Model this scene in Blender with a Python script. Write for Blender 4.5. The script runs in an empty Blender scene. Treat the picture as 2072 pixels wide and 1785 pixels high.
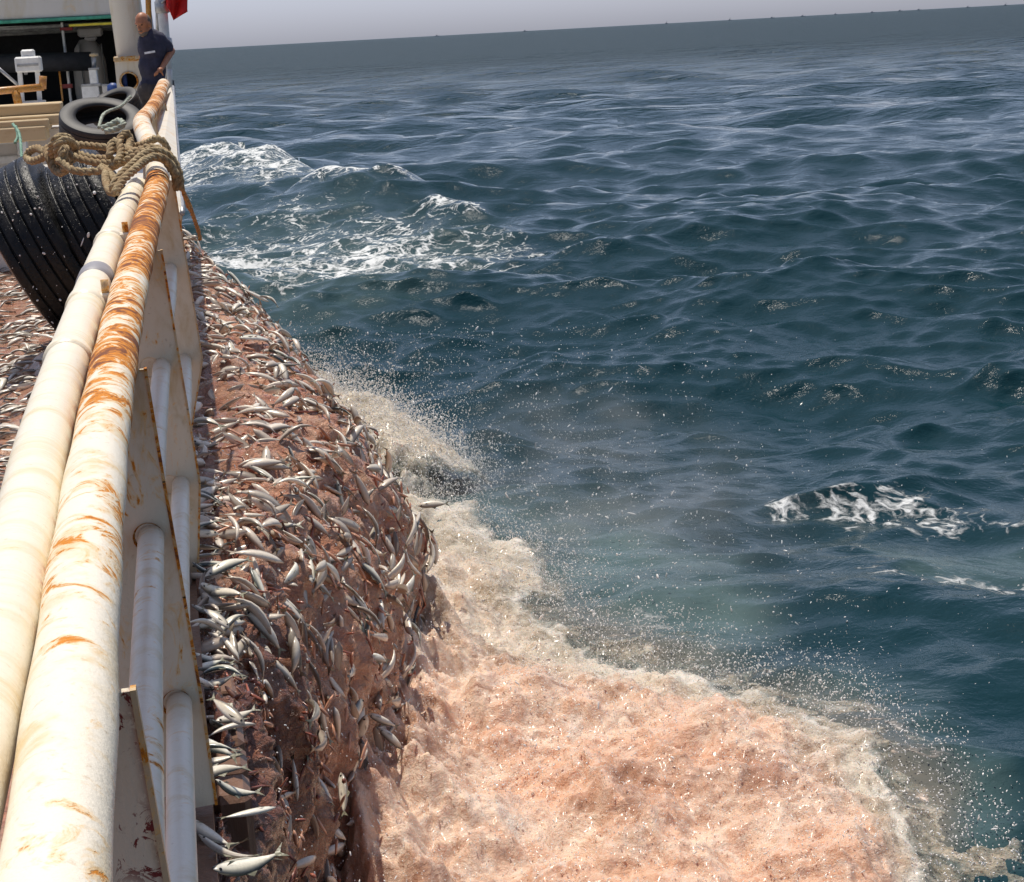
import bpy, math, random
import numpy as np
from mathutils import Vector, Matrix, Quaternion
random.seed(7); RS = np.random.RandomState(11)
SC = bpy.context.scene; COL = SC.collection
# ------------------------------------------------------------------ camera
F, CX, CY = 3300.0, 1036.0, 892.5            # photograph measured at 2072 x 1785
PITCH = math.atan(827 / F); YAW = math.atan(674 / math.hypot(F, 827)); ROLL = math.radians(3.1)
EYE = np.array([0, 0, 4.0])
_f = np.array([math.sin(YAW)*math.cos(PITCH), math.cos(YAW)*math.cos(PITCH), -math.sin(PITCH)])
_r0 = np.array([math.cos(YAW), -math.sin(YAW), 0.0]); _u0 = np.cross(_r0, _f)
_r = math.cos(ROLL)*_r0 - math.sin(ROLL)*_u0; _u = math.cos(ROLL)*_u0 + math.sin(ROLL)*_r0
cam = bpy.data.cameras.new('camera'); co = bpy.data.objects.new('camera', cam); COL.objects.link(co)
cam.sensor_fit = 'HORIZONTAL'; cam.sensor_width = 36; cam.lens = 36*F/2072; cam.clip_start = 0.05; cam.clip_end = 200000
co.matrix_world = Matrix(((_r[0], _u[0], -_f[0], 0), (_r[1], _u[1], -_f[1], 0), (_r[2], _u[2], -_f[2], 4.0), (0, 0, 0, 1)))
SC.camera = co
# ------------------------------------------------------------------ light
SUN_EL, SUN_AZ = math.radians(71), math.radians(-9)       # azimuth from +Y (the bow) towards +X
sd = Vector((math.sin(SUN_AZ)*math.cos(SUN_EL), math.cos(SUN_AZ)*math.cos(SUN_EL), math.sin(SUN_EL)))
W = bpy.data.worlds.new('World'); SC.world = W; W.use_nodes = True
nt = W.node_tree; nt.nodes.clear()
sky = nt.nodes.new('ShaderNodeTexSky'); sky.sky_type = 'NISHITA'; sky.sun_disc = False
sky.sun_elevation = SUN_EL; sky.sun_rotation = SUN_AZ; sky.altitude = 0; sky.air_density = 1.0; sky.dust_density = 1.0; sky.ozone_density = 3.0
bg = nt.nodes.new('ShaderNodeBackground'); bg.inputs[1].default_value = 0.122
wo = nt.nodes.new('ShaderNodeOutputWorld')
bw = nt.nodes.new('ShaderNodeRGBToBW'); tint = nt.nodes.new('ShaderNodeVectorMath'); tint.operation = 'MULTIPLY'; tint.inputs[1].default_value = (0.84, 0.91, 1.26)
hz_ = nt.nodes.new('ShaderNodeMix'); hz_.data_type = 'RGBA'; hz_.inputs[0].default_value = 0.62      # pale marine haze in the air
nt.links.new(sky.outputs[0], bw.inputs[0]); nt.links.new(bw.outputs[0], tint.inputs[0]); nt.links.new(sky.outputs[0], hz_.inputs[6]); nt.links.new(tint.outputs[0], hz_.inputs[7])
nt.links.new(hz_.outputs[2], bg.inputs[0]); nt.links.new(bg.outputs[0], wo.inputs[0])
sl = bpy.data.lights.new('sun', 'SUN'); sl.energy = 4.7; sl.angle = math.radians(0.55); sl.color = (1.0, 0.93, 0.82)
so = bpy.data.objects.new('sun', sl); COL.objects.link(so); so.rotation_euler = sd.to_track_quat('Z', 'Y').to_euler()
SC.view_settings.view_transform = 'Standard'; SC.view_settings.look = 'None'; SC.view_settings.gamma = 1.0
SC.view_settings.exposure = 0.0; SC.view_settings.use_curve_mapping = False
SC.cycles.max_bounces = 6; SC.cycles.transparent_max_bounces = 8; SC.cycles.caustics_reflective = False; SC.cycles.caustics_refractive = False
SC.cycles.sample_clamp_indirect = 3.0; SC.cycles.sample_clamp_direct = 3.0

# ------------------------------------------------------------------ helpers
def ray(x, y): return F*_f + (x-CX)*_r - (y-CY)*_u
def at(x, y, Y):                     # the point seen at (x, y) that lies Y metres towards the bow
    d = ray(x, y); return Vector(EYE + d*Y/d[1])
def atZ(x, y, Z):
    d = ray(x, y); return Vector(EYE + d*(Z-4)/d[2])

def perlin(x, y, seed=0):
    x = np.asarray(x, dtype=np.float64); y = np.asarray(y, dtype=np.float64)
    xi = np.floor(x).astype(np.int64); yi = np.floor(y).astype(np.int64); xf = x-xi; yf = y-yi
    def g(ix, iy, dx, dy):
        h = (ix*374761393 + iy*668265263 + seed*1274126177) & 0xFFFFFFFF
        h = ((h ^ (h >> 13))*1274126177) & 0xFFFFFFFF; h = h ^ (h >> 16)
        a = h.astype(np.float64)*(2*math.pi/4294967296.0)
        return np.cos(a)*dx + np.sin(a)*dy
    u = xf*xf*xf*(xf*(xf*6-15)+10); v = yf*yf*yf*(yf*(yf*6-15)+10)
    a = g(xi, yi, xf, yf); b = g(xi+1, yi, xf-1, yf); c = g(xi, yi+1, xf, yf-1); d = g(xi+1, yi+1, xf-1, yf-1)
    return (a+(b-a)*u + ((c+(d-c)*u)-(a+(b-a)*u))*v)*1.5
def fbm(x, y, o=4, seed=0, lac=2.03, gain=0.5):
    t = 0; a = 1.0; f = 1.0; n = 0
    for i in range(o):
        t = t + a*perlin(x*f, y*f, seed+i*17); n += a; a *= gain; f *= lac
    return t/n
def ridged(x, y, o=4, seed=0):
    t = 0; a = 1.0; f = 1.0; n = 0
    for i in range(o):
        t = t + a*(1-np.abs(perlin(x*f, y*f, seed+i*13))*1.6); n += a; a *= 0.55; f *= 2.1
    return t/n
def sstep(a, b, x):
    t = np.clip((x-a)/(b-a), 0, 1); return t*t*(3-2*t)
def poly_sdf(px, py, poly):          # positive inside, in the units of the polygon
    poly = np.array(poly, float); d = np.full(px.shape, 1e9); ins = np.zeros(px.shape, bool); n = len(poly)
    for i in range(n):
        a = poly[i]; b = poly[(i+1) % n]; e = b-a
        wx = px-a[0]; wy = py-a[1]; t = np.clip((wx*e[0]+wy*e[1])/(e@e), 0, 1)
        d = np.minimum(d, np.hypot(wx-e[0]*t, wy-e[1]*t))
        c = ((a[1] > py) != (b[1] > py))
        with np.errstate(divide='ignore', invalid='ignore'):
            xx = (b[0]-a[0])*(py-a[1])/(b[1]-a[1]+1e-12)+a[0]
        ins ^= (c & (px < xx))
    return np.where(ins, d, -d)
def fan(x, y): return x/y*F, 4.0*F/y         # plan position as bearing and inverse distance, so that far areas get coarser measures
def fan_poly(pts, Z=0.0):
    o = []
    for p in pts:
        w = atZ(p[0], p[1], Z); o.append((w.x/w.y*F, 4.0*F/w.y))
    return o

class MB:
    def __init__(s): s.v = []; s.f = []; s.sm = []
    def add(s, vs, fs, smooth=True):
        o = len(s.v); s.v += [tuple(v) for v in vs]; s.f += [tuple(i+o for i in f) for f in fs]; s.sm += [smooth]*len(fs); return s
    def box(s, c, sz, rot=None, bev=0.0):
        c = Vector(c); h = [q/2 for q in sz]; vs = []; fs = []
        if bev <= 0:
            for x in (-1, 1):
                for y in (-1, 1):
                    for z in (-1, 1): vs.append(Vector((x*h[0], y*h[1], z*h[2])))
            fs = [(0, 1, 3, 2), (4, 6, 7, 5), (0, 4, 5, 1), (2, 3, 7, 6), (0, 2, 6, 4), (1, 5, 7, 3)]
        else:
            b = min(bev, min(h)*0.9); idx = {}
            for x in (-1, 1):
                for y in (-1, 1):
                    for z in (-1, 1):
                        for k in range(3):
                            p = [x*h[0], y*h[1], z*h[2]]
                            for j in range(3):
                                if j != k: p[j] -= (x, y, z)[j]*b
                            idx[(x, y, z, k)] = len(vs); vs.append(Vector(p))
            for k in range(3):
                a, c2 = [j for j in range(3) if j != k]
                for sg in (-1, 1):
                    q = []
                    for (i, j) in ((-1, -1), (1, -1), (1, 1), (-1, 1)):
                        t = [0, 0, 0]; t[k] = sg; t[a] = i; t[c2] = j; q.append(idx[(t[0], t[1], t[2], k)])
                    fs.append(tuple(q))
            for k in range(3):
                a, c2 = [j for j in range(3) if j != k]
                for i in (-1, 1):
                    for j in (-1, 1):
                        t0 = [0, 0, 0]; t1 = [0, 0, 0]; t0[a] = t1[a] = i; t0[c2] = t1[c2] = j; t0[k] = -1; t1[k] = 1
                        fs.append((idx[(*t0, a)], idx[(*t1, a)], idx[(*t1, c2)], idx[(*t0, c2)]))
            for x in (-1, 1):
                for y in (-1, 1):
                    for z in (-1, 1): fs.append(tuple(idx[(x, y, z, k)] for k in range(3)))
        if rot is not None: vs = [rot @ v for v in vs]
        return s.add([v+c for v in vs], fs, False)
    def tube(s, path, rad, n=12, cap=True):
        P = [Vector(p) for p in path]; m = len(P)
        if not hasattr(rad, '__len__'): rad = [rad]*m
        T = [(P[min(i+1, m-1)]-P[max(i-1, 0)]).normalized() for i in range(m)]
        up = Vector((0, 0, 1)) if abs(T[0].z) < 0.9 else Vector((1, 0, 0))
        nx = T[0].cross(up).normalized(); vs = []; fs = []
        for i in range(m):
            nx = (nx - T[i]*nx.dot(T[i])).normalized(); ny = T[i].cross(nx)
            for k in range(n):
                a = 2*math.pi*k/n; vs.append(P[i]+(nx*math.cos(a)+ny*math.sin(a))*rad[i])
        for i in range(m-1):
            for k in range(n): fs.append((i*n+k, i*n+(k+1) % n, (i+1)*n+(k+1) % n, (i+1)*n+k))
        if cap: fs.append(tuple(range(n-1, -1, -1))); fs.append(tuple((m-1)*n+k for k in range(n)))
        return s.add(vs, fs)
    def prism(s, pts, d):             # planar outline swept by the vector d
        n = len(pts); a = [Vector(p) for p in pts]; b = [p+Vector(d) for p in a]
        return s.add(a+b, [tuple(range(n-1, -1, -1)), tuple(range(n, 2*n))]+[(i, (i+1) % n, n+(i+1) % n, n+i) for i in range(n)], False)
    def ell(s, c, r, rot=None, nu=14, nv=9):
        vs = []; fs = []; c = Vector(c)
        for j in range(nv+1):
            t = math.pi*j/nv
            for i in range(nu):
                a = 2*math.pi*i/nu; v = Vector((r[0]*math.sin(t)*math.cos(a), r[1]*math.sin(t)*math.sin(a), r[2]*math.cos(t)))
                vs.append((rot @ v if rot is not None else v)+c)
        for j in range(nv):
            for i in range(nu): fs.append((j*nu+i, (j+1)*nu+i, (j+1)*nu+(i+1) % nu, j*nu+(i+1) % nu))
        return s.add(vs, fs)
    def lathe(s, c, axis, prof, n=24, a0=0.0):    # prof: (radius, along)
        ax = Vector(axis).normalized(); t = Vector((0, 0, 1)) if abs(ax.z) < 0.9 else Vector((1, 0, 0))
        e1 = ax.cross(t).normalized(); e2 = ax.cross(e1); vs = []; fs = []; m = len(prof); c = Vector(c)
        for (r, h) in prof:
            for k in range(n):
                a = 2*math.pi*k/n+a0; vs.append(c+ax*h+(e1*math.cos(a)+e2*math.sin(a))*r)
        for j in range(m-1):
            for k in range(n): fs.append((j*n+k, j*n+(k+1) % n, (j+1)*n+(k+1) % n, (j+1)*n+k))
        return s.add(vs, fs)
    def build(s, name, mat, parent=None):
        me = bpy.data.meshes.new(name); me.from_pydata(s.v, [], s.f); me.polygons.foreach_set('use_smooth', s.sm)
        me.materials.append(mat); me.update(); o = bpy.data.objects.new(name, me); COL.objects.link(o)
        if parent is not None: o.parent = parent; o.matrix_parent_inverse = Matrix.Translation(-parent.location) if parent.type == 'EMPTY' else Matrix.Identity(4)
        return o
def tag(o, label=None, cat=None, group=None, kind=None):
    if label: o['label'] = label
    if cat: o['category'] = cat
    if group: o['group'] = group
    if kind: o['kind'] = kind
    return o
def empty(name, loc, label, cat, group=None):
    o = bpy.data.objects.new(name, None); COL.objects.link(o); o.location = loc; o.empty_display_size = 0.1
    return tag(o, label, cat, group)
def grid_mesh(name, X, Y, Z, mat, attrs=None, wrap=False):
    n, m = X.shape; me = bpy.data.meshes.new(name)
    co_ = np.stack([X, Y, Z], -1).reshape(-1, 3).astype(np.float32)
    i, j = np.meshgrid(np.arange(n-1), np.arange(m if wrap else m-1), indexing='ij')
    j2 = (j+1) % m; q = np.stack([i*m+j, i*m+j2, (i+1)*m+j2, (i+1)*m+j], -1).reshape(-1, 4).astype(np.int32)
    me.vertices.add(len(co_)); me.vertices.foreach_set('co', co_.ravel())
    me.loops.add(q.size); me.loops.foreach_set('vertex_index', q.ravel())
    me.polygons.add(len(q)); me.polygons.foreach_set('loop_start', np.arange(0, q.size, 4, dtype=np.int32))
    me.polygons.foreach_set('use_smooth', np.ones(len(q), bool))
    me.update(calc_edges=True)
    for k, a in (attrs or {}).items():
        at_ = me.attributes.new(k, 'FLOAT', 'POINT'); at_.data.foreach_set('value', a.ravel().astype(np.float32))
    me.materials.append(mat); o = bpy.data.objects.new(name, me); COL.objects.link(o); return o
def spline(pts, step=0.02):          # Catmull-Rom
    P = [Vector(p) for p in pts]; P = [P[0]*2-P[1]]+P+[P[-1]*2-P[-2]]; out = []
    for i in range(1, len(P)-2):
        a, b, c, d = P[i-1:i+3]; n = max(2, int((c-b).length/step))
        for k in range(n):
            t = k/n; out.append(0.5*((2*b)+(c-a)*t+(2*a-5*b+4*c-d)*t*t+(3*b-a-3*c+d)*t**3))
    out.append(P[-2]); return out
def rope_mb(mb, pts, R, step=0.018, n=6, turn=None):   # three laid strands
    path = spline(pts, step); m = len(path); turn = turn or R*5.5
    T = [(path[min(i+1, m-1)]-path[max(i-1, 0)]).normalized() for i in range(m)]
    nx = T[0].cross(Vector((0.13, 0.2, 1))).normalized(); fr = []; s_ = 0; L = []
    for i in range(m):
        nx = (nx-T[i]*nx.dot(T[i])).normalized(); fr.append((nx.copy(), T[i].cross(nx)))
        if i: s_ += (path[i]-path[i-1]).length
        L.append(s_)
    for k in range(3):
        pp = [path[i]+(fr[i][0]*math.cos(L[i]/turn*2*math.pi+k*2.094)+fr[i][1]*math.sin(L[i]/turn*2*math.pi+k*2.094))*R*0.52 for i in range(m)]
        mb.tube(pp, R*0.56, n)
    return mb

# ------------------------------------------------------------------ materials
class NT:
    def __init__(s, name):
        s.m = bpy.data.materials.new(name); s.m.use_nodes = True; s.t = s.m.node_tree; s.t.nodes.clear()
        s.out = s.n('ShaderNodeOutputMaterial'); s.b = s.n('ShaderNodeBsdfPrincipled'); s.l(s.b.outputs[0], s.out.inputs[0])
    def n(s, t, **k):
        o = s.t.nodes.new(t)
        for a, v in k.items(): setattr(o, a, v)
        return o
    def l(s, a, b): s.t.links.new(a, b)
    def put(s, sock, v):
        if isinstance(v, bpy.types.NodeSocket): s.l(v, sock)
        elif v is not None: sock.default_value = v if not isinstance(v, tuple) or len(v) != 3 or sock.type != 'RGBA' else (*v, 1)
    def pos(s, sc=(1, 1, 1), obj=False, off=(0, 0, 0)):
        g = s.n('ShaderNodeTexCoord').outputs['Object'] if obj else s.n('ShaderNodeNewGeometry').outputs['Position']
        mp = s.n('ShaderNodeMapping'); s.l(g, mp.inputs[0]); mp.inputs['Scale'].default_value = sc; mp.inputs['Location'].default_value = off; return mp.outputs[0]
    def noise(s, vec, scale=5, det=4, rough=0.55, dist=0.0, w=None):
        o = s.n('ShaderNodeTexNoise'); s.put(o.inputs['Vector'], vec); o.inputs['Scale'].default_value = scale
        o.inputs['Detail'].default_value = det; o.inputs['Roughness'].default_value = rough; o.inputs['Distortion'].default_value = dist; return o.outputs[0]
    def vor(s, vec, scale=5, feat='F1', rnd=1.0):
        o = s.n('ShaderNodeTexVoronoi', feature=feat); s.put(o.inputs['Vector'], vec); o.inputs['Scale'].default_value = scale
        o.inputs['Randomness'].default_value = rnd; return o.outputs['Distance']
    def math(s, op, a, b=None, c=None, clamp=False):
        o = s.n('ShaderNodeMath', operation=op, use_clamp=clamp); s.put(o.inputs[0], a)
        if b is not None: s.put(o.inputs[1], b)
        if c is not None: s.put(o.inputs[2], c)
        return o.outputs[0]
    def rng(s, v, a, b, c=0.0, d=1.0, smooth=True):
        o = s.n('ShaderNodeMapRange'); o.interpolation_type = 'SMOOTHSTEP' if smooth else 'LINEAR'
        s.put(o.inputs[0], v)
        for i, q in enumerate((a, b, c, d)): s.put(o.inputs[i+1], q)
        return o.outputs[0]
    def mix(s, f, a, b):
        o = s.n('ShaderNodeMix', data_type='RGBA'); s.put(o.inputs[0], f); s.put(o.inputs[6], a); s.put(o.inputs[7], b); return o.outputs[2]
    def ramp(s, f, stops):
        o = s.n('ShaderNodeValToRGB'); s.put(o.inputs[0], f); e = o.color_ramp.elements
        while len(e) < len(stops): e.new(0.5)
        for i, (p, c) in enumerate(stops): e[i].position = p; e[i].color = (*c, 1)
        return o.outputs[0]
    def attr(s, name, vec=False):
        o = s.n('ShaderNodeAttribute', attribute_name=name); return o.outputs['Color' if vec else 'Fac']
    def bump(s, h, st=0.5, d=0.01, prev=None):
        o = s.n('ShaderNodeBump'); o.inputs['Strength'].default_value = st; s.put(o.inputs['Distance'], d); s.put(o.inputs['Height'], h)
        if prev is not None: s.l(prev, o.inputs['Normal'])
        return o.outputs[0]
    def set(s, **k):
        nm = dict(col='Base Color', rough='Roughness', metal='Metallic', nrm='Normal', ior='IOR', coat='Coat Weight', crough='Coat Roughness', alpha='Alpha', spec='Specular IOR Level', trans='Transmission Weight', sss='Subsurface Weight', ssr='Subsurface Radius', sscale='Subsurface Scale')
        for a, v in k.items(): s.put(s.b.inputs[nm[a]], v)
        return s.m

def paint_mat(name, *a, yband=None, **k):
    return _paint(name, *a, yband=yband, **k)
def _paint(name, base=(0.74, 0.68, 0.56), base2=(0.60, 0.49, 0.32), rust=0.35, sc=(1, 1, 1), tone=6.0, rustcol=(0.58, 0.20, 0.008), dark=(0.16, 0.045, 0.012), maroon=0.0, rough=0.38, off=(0, 0, 0), bump=1.0, yband=None):
    t = NT(name); p = t.pos(sc, off=off); pg = t.pos((1, 1, 1), off=off)
    st = t.noise(p, tone*0.7, 5, 0.65, 0.4); c = t.mix(t.rng(st, 0.48, 0.75), base, base2)
    c = t.mix(t.rng(t.noise(pg, 55, 3, 0.6), 0.62, 0.75, 0, 0.35), c, (base2[0]*0.6, base2[1]*0.55, base2[2]*0.5))
    rn = t.noise(p, tone, 7, 0.68, 1.6); big = t.noise(pg, 1.6, 2, 0.5)
    thr = 0.80-rust*0.32
    r_ = t.math('ADD', rn, t.math('MULTIPLY', t.math('SUBTRACT', big, 0.5), 0.55))
    if yband:
        sp = t.n('ShaderNodeSeparateXYZ'); t.l(pg, sp.inputs[0]); y = sp.outputs[1]
        k1 = t.rng(y, yband[0], yband[1]); k2 = t.rng(y, 7.6, 8.6, 1, 0); k3 = t.rng(y, 10.2, 12.0)
        r_ = t.math('ADD', r_, t.math('MULTIPLY', t.math('MAXIMUM', t.math('MULTIPLY', k1, k2), k3), 0.155))
    halo = t.rng(r_, thr-0.09, thr+0.03); core = t.rng(r_, thr, thr+0.05); dk = t.rng(r_, thr+0.06, thr+0.16)
    c = t.mix(t.math('MULTIPLY', halo, 0.6), c, (0.74, 0.42, 0.08)); c = t.mix(core, c, rustcol); c = t.mix(dk, c, dark)
    if maroon:
        mm = t.rng(t.noise(pg, 26, 6, 0.7, 1.0), 0.66-maroon*0.12, 0.69-maroon*0.12)
        mm = t.math('MULTIPLY', mm, t.rng(t.noise(pg, 4.0, 2), 0.40, 0.55))
        sx = t.n('ShaderNodeSeparateXYZ'); t.l(pg, sx.inputs[0]); ln = t.math('ADD', sx.outputs[0], t.math('MULTIPLY', sx.outputs[2], 0.065))
        em = t.math('MULTIPLY', t.rng(ln, 0.068, 0.098), t.rng(t.noise(pg, 30, 5, 0.7), 0.42, 0.48)); mm = t.math('MAXIMUM', mm, em); c = t.mix(mm, c, (0.16, 0.012, 0.012))
    h = t.math('ADD', t.math('MULTIPLY', t.noise(p, tone*3.5, 4, 0.65), 0.6), t.math('MULTIPLY', core, -0.35))
    h = t.math('ADD', h, t.math('MULTIPLY', t.noise(pg, 140, 2), 0.25))
    return t.set(col=c, rough=t.rng(core, 0, 1, rough, 0.85), nrm=t.bump(h, 0.55*bump, 0.006))
def plain(name, col, rough=0.6, metal=0.0, var=0.25, sc=12, bump=0.3, coat=0.0):
    t = NT(name); n = t.noise(t.pos(), sc, 4, 0.6)
    return t.set(col=t.mix(t.rng(n, 0.3, 0.7), tuple(c*(1-var) for c in col), tuple(min(1, c*(1+var)) for c in col)), rough=rough, metal=metal, coat=coat, nrm=t.bump(n, bump, 0.01))
M = {}
M['rail'] = paint_mat('rust_banded_cream_paint', (0.82, 0.75, 0.62), (0.70, 0.52, 0.26), 0.62, (3.6, 4.4, 3.6), 2.5, yband=(2.7, 4.4))
M['side'] = paint_mat('white_pipe_paint', (0.82, 0.76, 0.62), (0.72, 0.58, 0.34), 0.12, (1.5, 9, 1.5), 2.2)
M['plate'] = paint_mat('stanchion_paint', (0.70, 0.63, 0.49), (0.56, 0.44, 0.26), 0.36, (3, 3, 1.3), 5.0)
M['plate_maroon'] = paint_mat('stanchion_paint_flaked', (0.68, 0.60, 0.47), (0.56, 0.46, 0.30), 0.2, (3, 3, 1.3), 5.0, maroon=1.1)
M['edge'] = paint_mat('rusted_edge', (0.55, 0.42, 0.26), (0.36, 0.18, 0.06), 0.85, (1, 1, 1), 18.0)
M['lower'] = paint_mat('lower_pipe_paint', (0.80, 0.75, 0.64), (0.66, 0.53, 0.33), 0.33, (3, 5, 3), 3.0)
M['house'] = paint_mat('deckhouse_paint', (0.62, 0.59, 0.55), (0.56, 0.50, 0.40), 0.12, (1, 1, 0.35), 4.0, bump=0.4)
M['mast'] = paint_mat('mast_paint', (0.72, 0.66, 0.55), (0.60, 0.47, 0.27), 0.33, (3, 3, 0.6), 2.6, bump=0.5)
M['white'] = plain('white_paint', (0.72, 0.72, 0.70), 0.4, var=0.1)
M['grey'] = plain('grey_machine_paint', (0.34, 0.34, 0.33), 0.5)
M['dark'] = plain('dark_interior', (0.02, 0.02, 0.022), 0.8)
M['rustbar'] = paint_mat('bare_rusty_bar', (0.45, 0.2, 0.06), (0.32, 0.13, 0.03), 0.7, (1, 1, 1), 14)
M['yellow'] = plain('yellow_paint', (0.62, 0.5, 0.04), 0.4); M['green'] = plain('green_paint', (0.05, 0.3, 0.2), 0.4)
M['red'] = plain('red_cloth', (0.62, 0.012, 0.008), 0.7, var=0.2, sc=6)
M['band'] = plain('red_band_paint', (0.22, 0.02, 0.02), 0.5)
M['wood'] = paint_mat('weathered_board', (0.55, 0.42, 0.25), (0.42, 0.27, 0.13), 0.15, (1, 4, 4), 3.0, rough=0.8)
M['blue'] = plain('blue_plastic', (0.03, 0.07, 0.25), 0.5); M['ptwine'] = plain('pale_twine', (0.36, 0.40, 0.33), 0.8); M['gtwine'] = plain('green_twine', (0.22, 0.38, 0.29), 0.8)
M['galv'] = plain('galvanised_steel', (0.4, 0.4, 0.4), 0.4, 0.6); M['tape'] = plain('grey_tape', (0.26, 0.25, 0.27), 0.55, var=0.12)
def rope_mat():
    t = NT('hemp_rope'); n = t.noise(t.pos(), 60, 4, 0.7); b = t.noise(t.pos(), 7, 3)
    return t.set(col=t.mix(t.rng(n, 0.3, 0.7), (0.22, 0.15, 0.075), t.mix(t.rng(b, 0.4, 0.65), (0.52, 0.41, 0.24), (0.40, 0.27, 0.14))), rough=0.9, nrm=t.bump(t.noise(t.pos(), 160, 3, 0.7), 0.8, 0.006))
M['rope'] = rope_mat()
def rubber_mat():
    t = NT('wet_rubber'); v = t.vor(t.pos(), 70); n = t.noise(t.pos(), 9, 4); drop = t.rng(v, 0.0, 0.25, 1, 0)
    drop = t.math('MULTIPLY', drop, t.rng(t.noise(t.pos(), 16, 2), 0.42, 0.55))
    return t.set(col=t.mix(t.rng(n, 0.4, 0.7), (0.004, 0.004, 0.004), (0.014, 0.013, 0.012)), rough=t.rng(n, 0.3, 0.7, 0.2, 0.42), coat=0.0, spec=0.3, nrm=t.bump(t.math('ADD', t.math('MULTIPLY', drop, 2.6), t.noise(t.pos(), 40, 4, 0.7)), 0.8, 0.008))
M['rubber'] = rubber_mat(); M['drytyre'] = plain('worn_rubber', (0.03, 0.028, 0.027), 0.6, var=0.4, sc=6)
M['skin'] = plain('skin', (0.42, 0.17, 0.085), 0.5, var=0.15, sc=30, bump=0.1); M['hair'] = plain('cropped_hair', (0.14, 0.11, 0.09), 0.9, sc=120)
M['shirt'] = plain('navy_cotton', (0.035, 0.034, 0.06), 0.85, var=0.3, sc=10, bump=0.6); M['trousers'] = plain('work_trousers', (0.055, 0.045, 0.042), 0.85, var=0.35)
M['print'] = plain('shirt_print', (0.7, 0.7, 0.72), 0.7)
def sea_mat():
    t = NT('sea_water'); foam = t.attr('foam'); aer = t.attr('aer'); pk = t.attr('pink'); p = t.pos()
    wp = t.n('ShaderNodeVectorMath', operation='ADD'); nz = t.n('ShaderNodeTexNoise'); t.l(p, nz.inputs['Vector']); nz.inputs['Scale'].default_value = 1.3; nz.inputs['Detail'].default_value = 4
    sc = t.n('ShaderNodeVectorMath', operation='SCALE'); sb = t.n('ShaderNodeVectorMath', operation='SUBTRACT'); t.l(nz.outputs['Color'], sb.inputs[0]); sb.inputs[1].default_value = (.5, .5, .5)
    t.l(sb.outputs[0], sc.inputs[0]); sc.inputs['Scale'].default_value = 1.5; t.l(p, wp.inputs[0]); t.l(sc.outputs[0], wp.inputs[1])
    q = wp.outputs[0]
    qm = t.n('ShaderNodeMapping'); t.l(q, qm.inputs[0]); qm.inputs['Scale'].default_value = (0.55, 1.25, 1); qs = qm.outputs[0]
    lace = t.rng(t.vor(q, 1.5, 'DISTANCE_TO_EDGE'), 0.0, 0.16, 1, 0); lace2 = t.rng(t.vor(q, 4.6, 'DISTANCE_TO_EDGE'), 0.0, 0.2, 1, 0)
    pat = t.math('ADD', t.math('ADD', t.math('MULTIPLY', lace, 0.15), t.math('MULTIPLY', lace2, 0.13)), t.math('MULTIPLY', t.noise(qs, 4.4, 9, 0.74), 1.0))
    k = t.math('ADD', pat, foam); ff = t.rng(k, 1.06, 1.30)
    ff = t.math('MULTIPLY', ff, t.rng(foam, 0.02, 0.12))
    aer2 = t.math('MULTIPLY', aer, t.rng(t.noise(q, 1.1, 5, 0.6), 0.25, 0.75, 0.35, 1))
    wcol = t.mix(aer2, (0.0045, 0.027, 0.035), (0.085, 0.135, 0.13))
    wcol = t.mix(t.math('MULTIPLY', aer2, pk), wcol, (0.28, 0.20, 0.14))
    fcol = t.mix(pk, (0.72, 0.74, 0.74), (0.72, 0.55, 0.43))
    c = t.mix(ff, wcol, fcol)
    hh = t.noise(t.pos((0.55, 1, 1)), 0.30, 4, 0.62, 0.3); h0 = t.noise(t.pos((0.7, 1, 1)), 1.1, 5, 0.6, 0.4); h1 = t.noise(t.pos((0.8, 1, 1)), 3.4, 5, 0.62, 0.3); h2 = t.noise(t.pos((1, .8, 1)), 13, 4, 0.6)
    dist = t.attr('far'); nb = t.bump(hh, 0.8, t.math('MULTIPLY', dist, 7.0)); nb = t.bump(h0, 0.6, t.math('ADD', 0.06, t.math('MULTIPLY', dist, 0.9)), nb); nb = t.bump(h1, 0.7, t.math('ADD', 0.04, t.math('MULTIPLY', dist, 0.2)), nb); nb = t.bump(h2, 0.6, 0.0085, nb); nb = t.bump(t.math('MULTIPLY', t.noise(q, 24, 4, 0.7), ff), 0.8, 0.03, nb)
    return t.set(col=c, rough=t.math('MAXIMUM', t.rng(ff, 0, 1, 0.045, 0.85), t.math('MULTIPLY', dist, 0.42)), ior=1.333, nrm=nb, spec=t.rng(ff, 0, 1, 0.34, 0.2))
M['sea'] = sea_mat()
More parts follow.
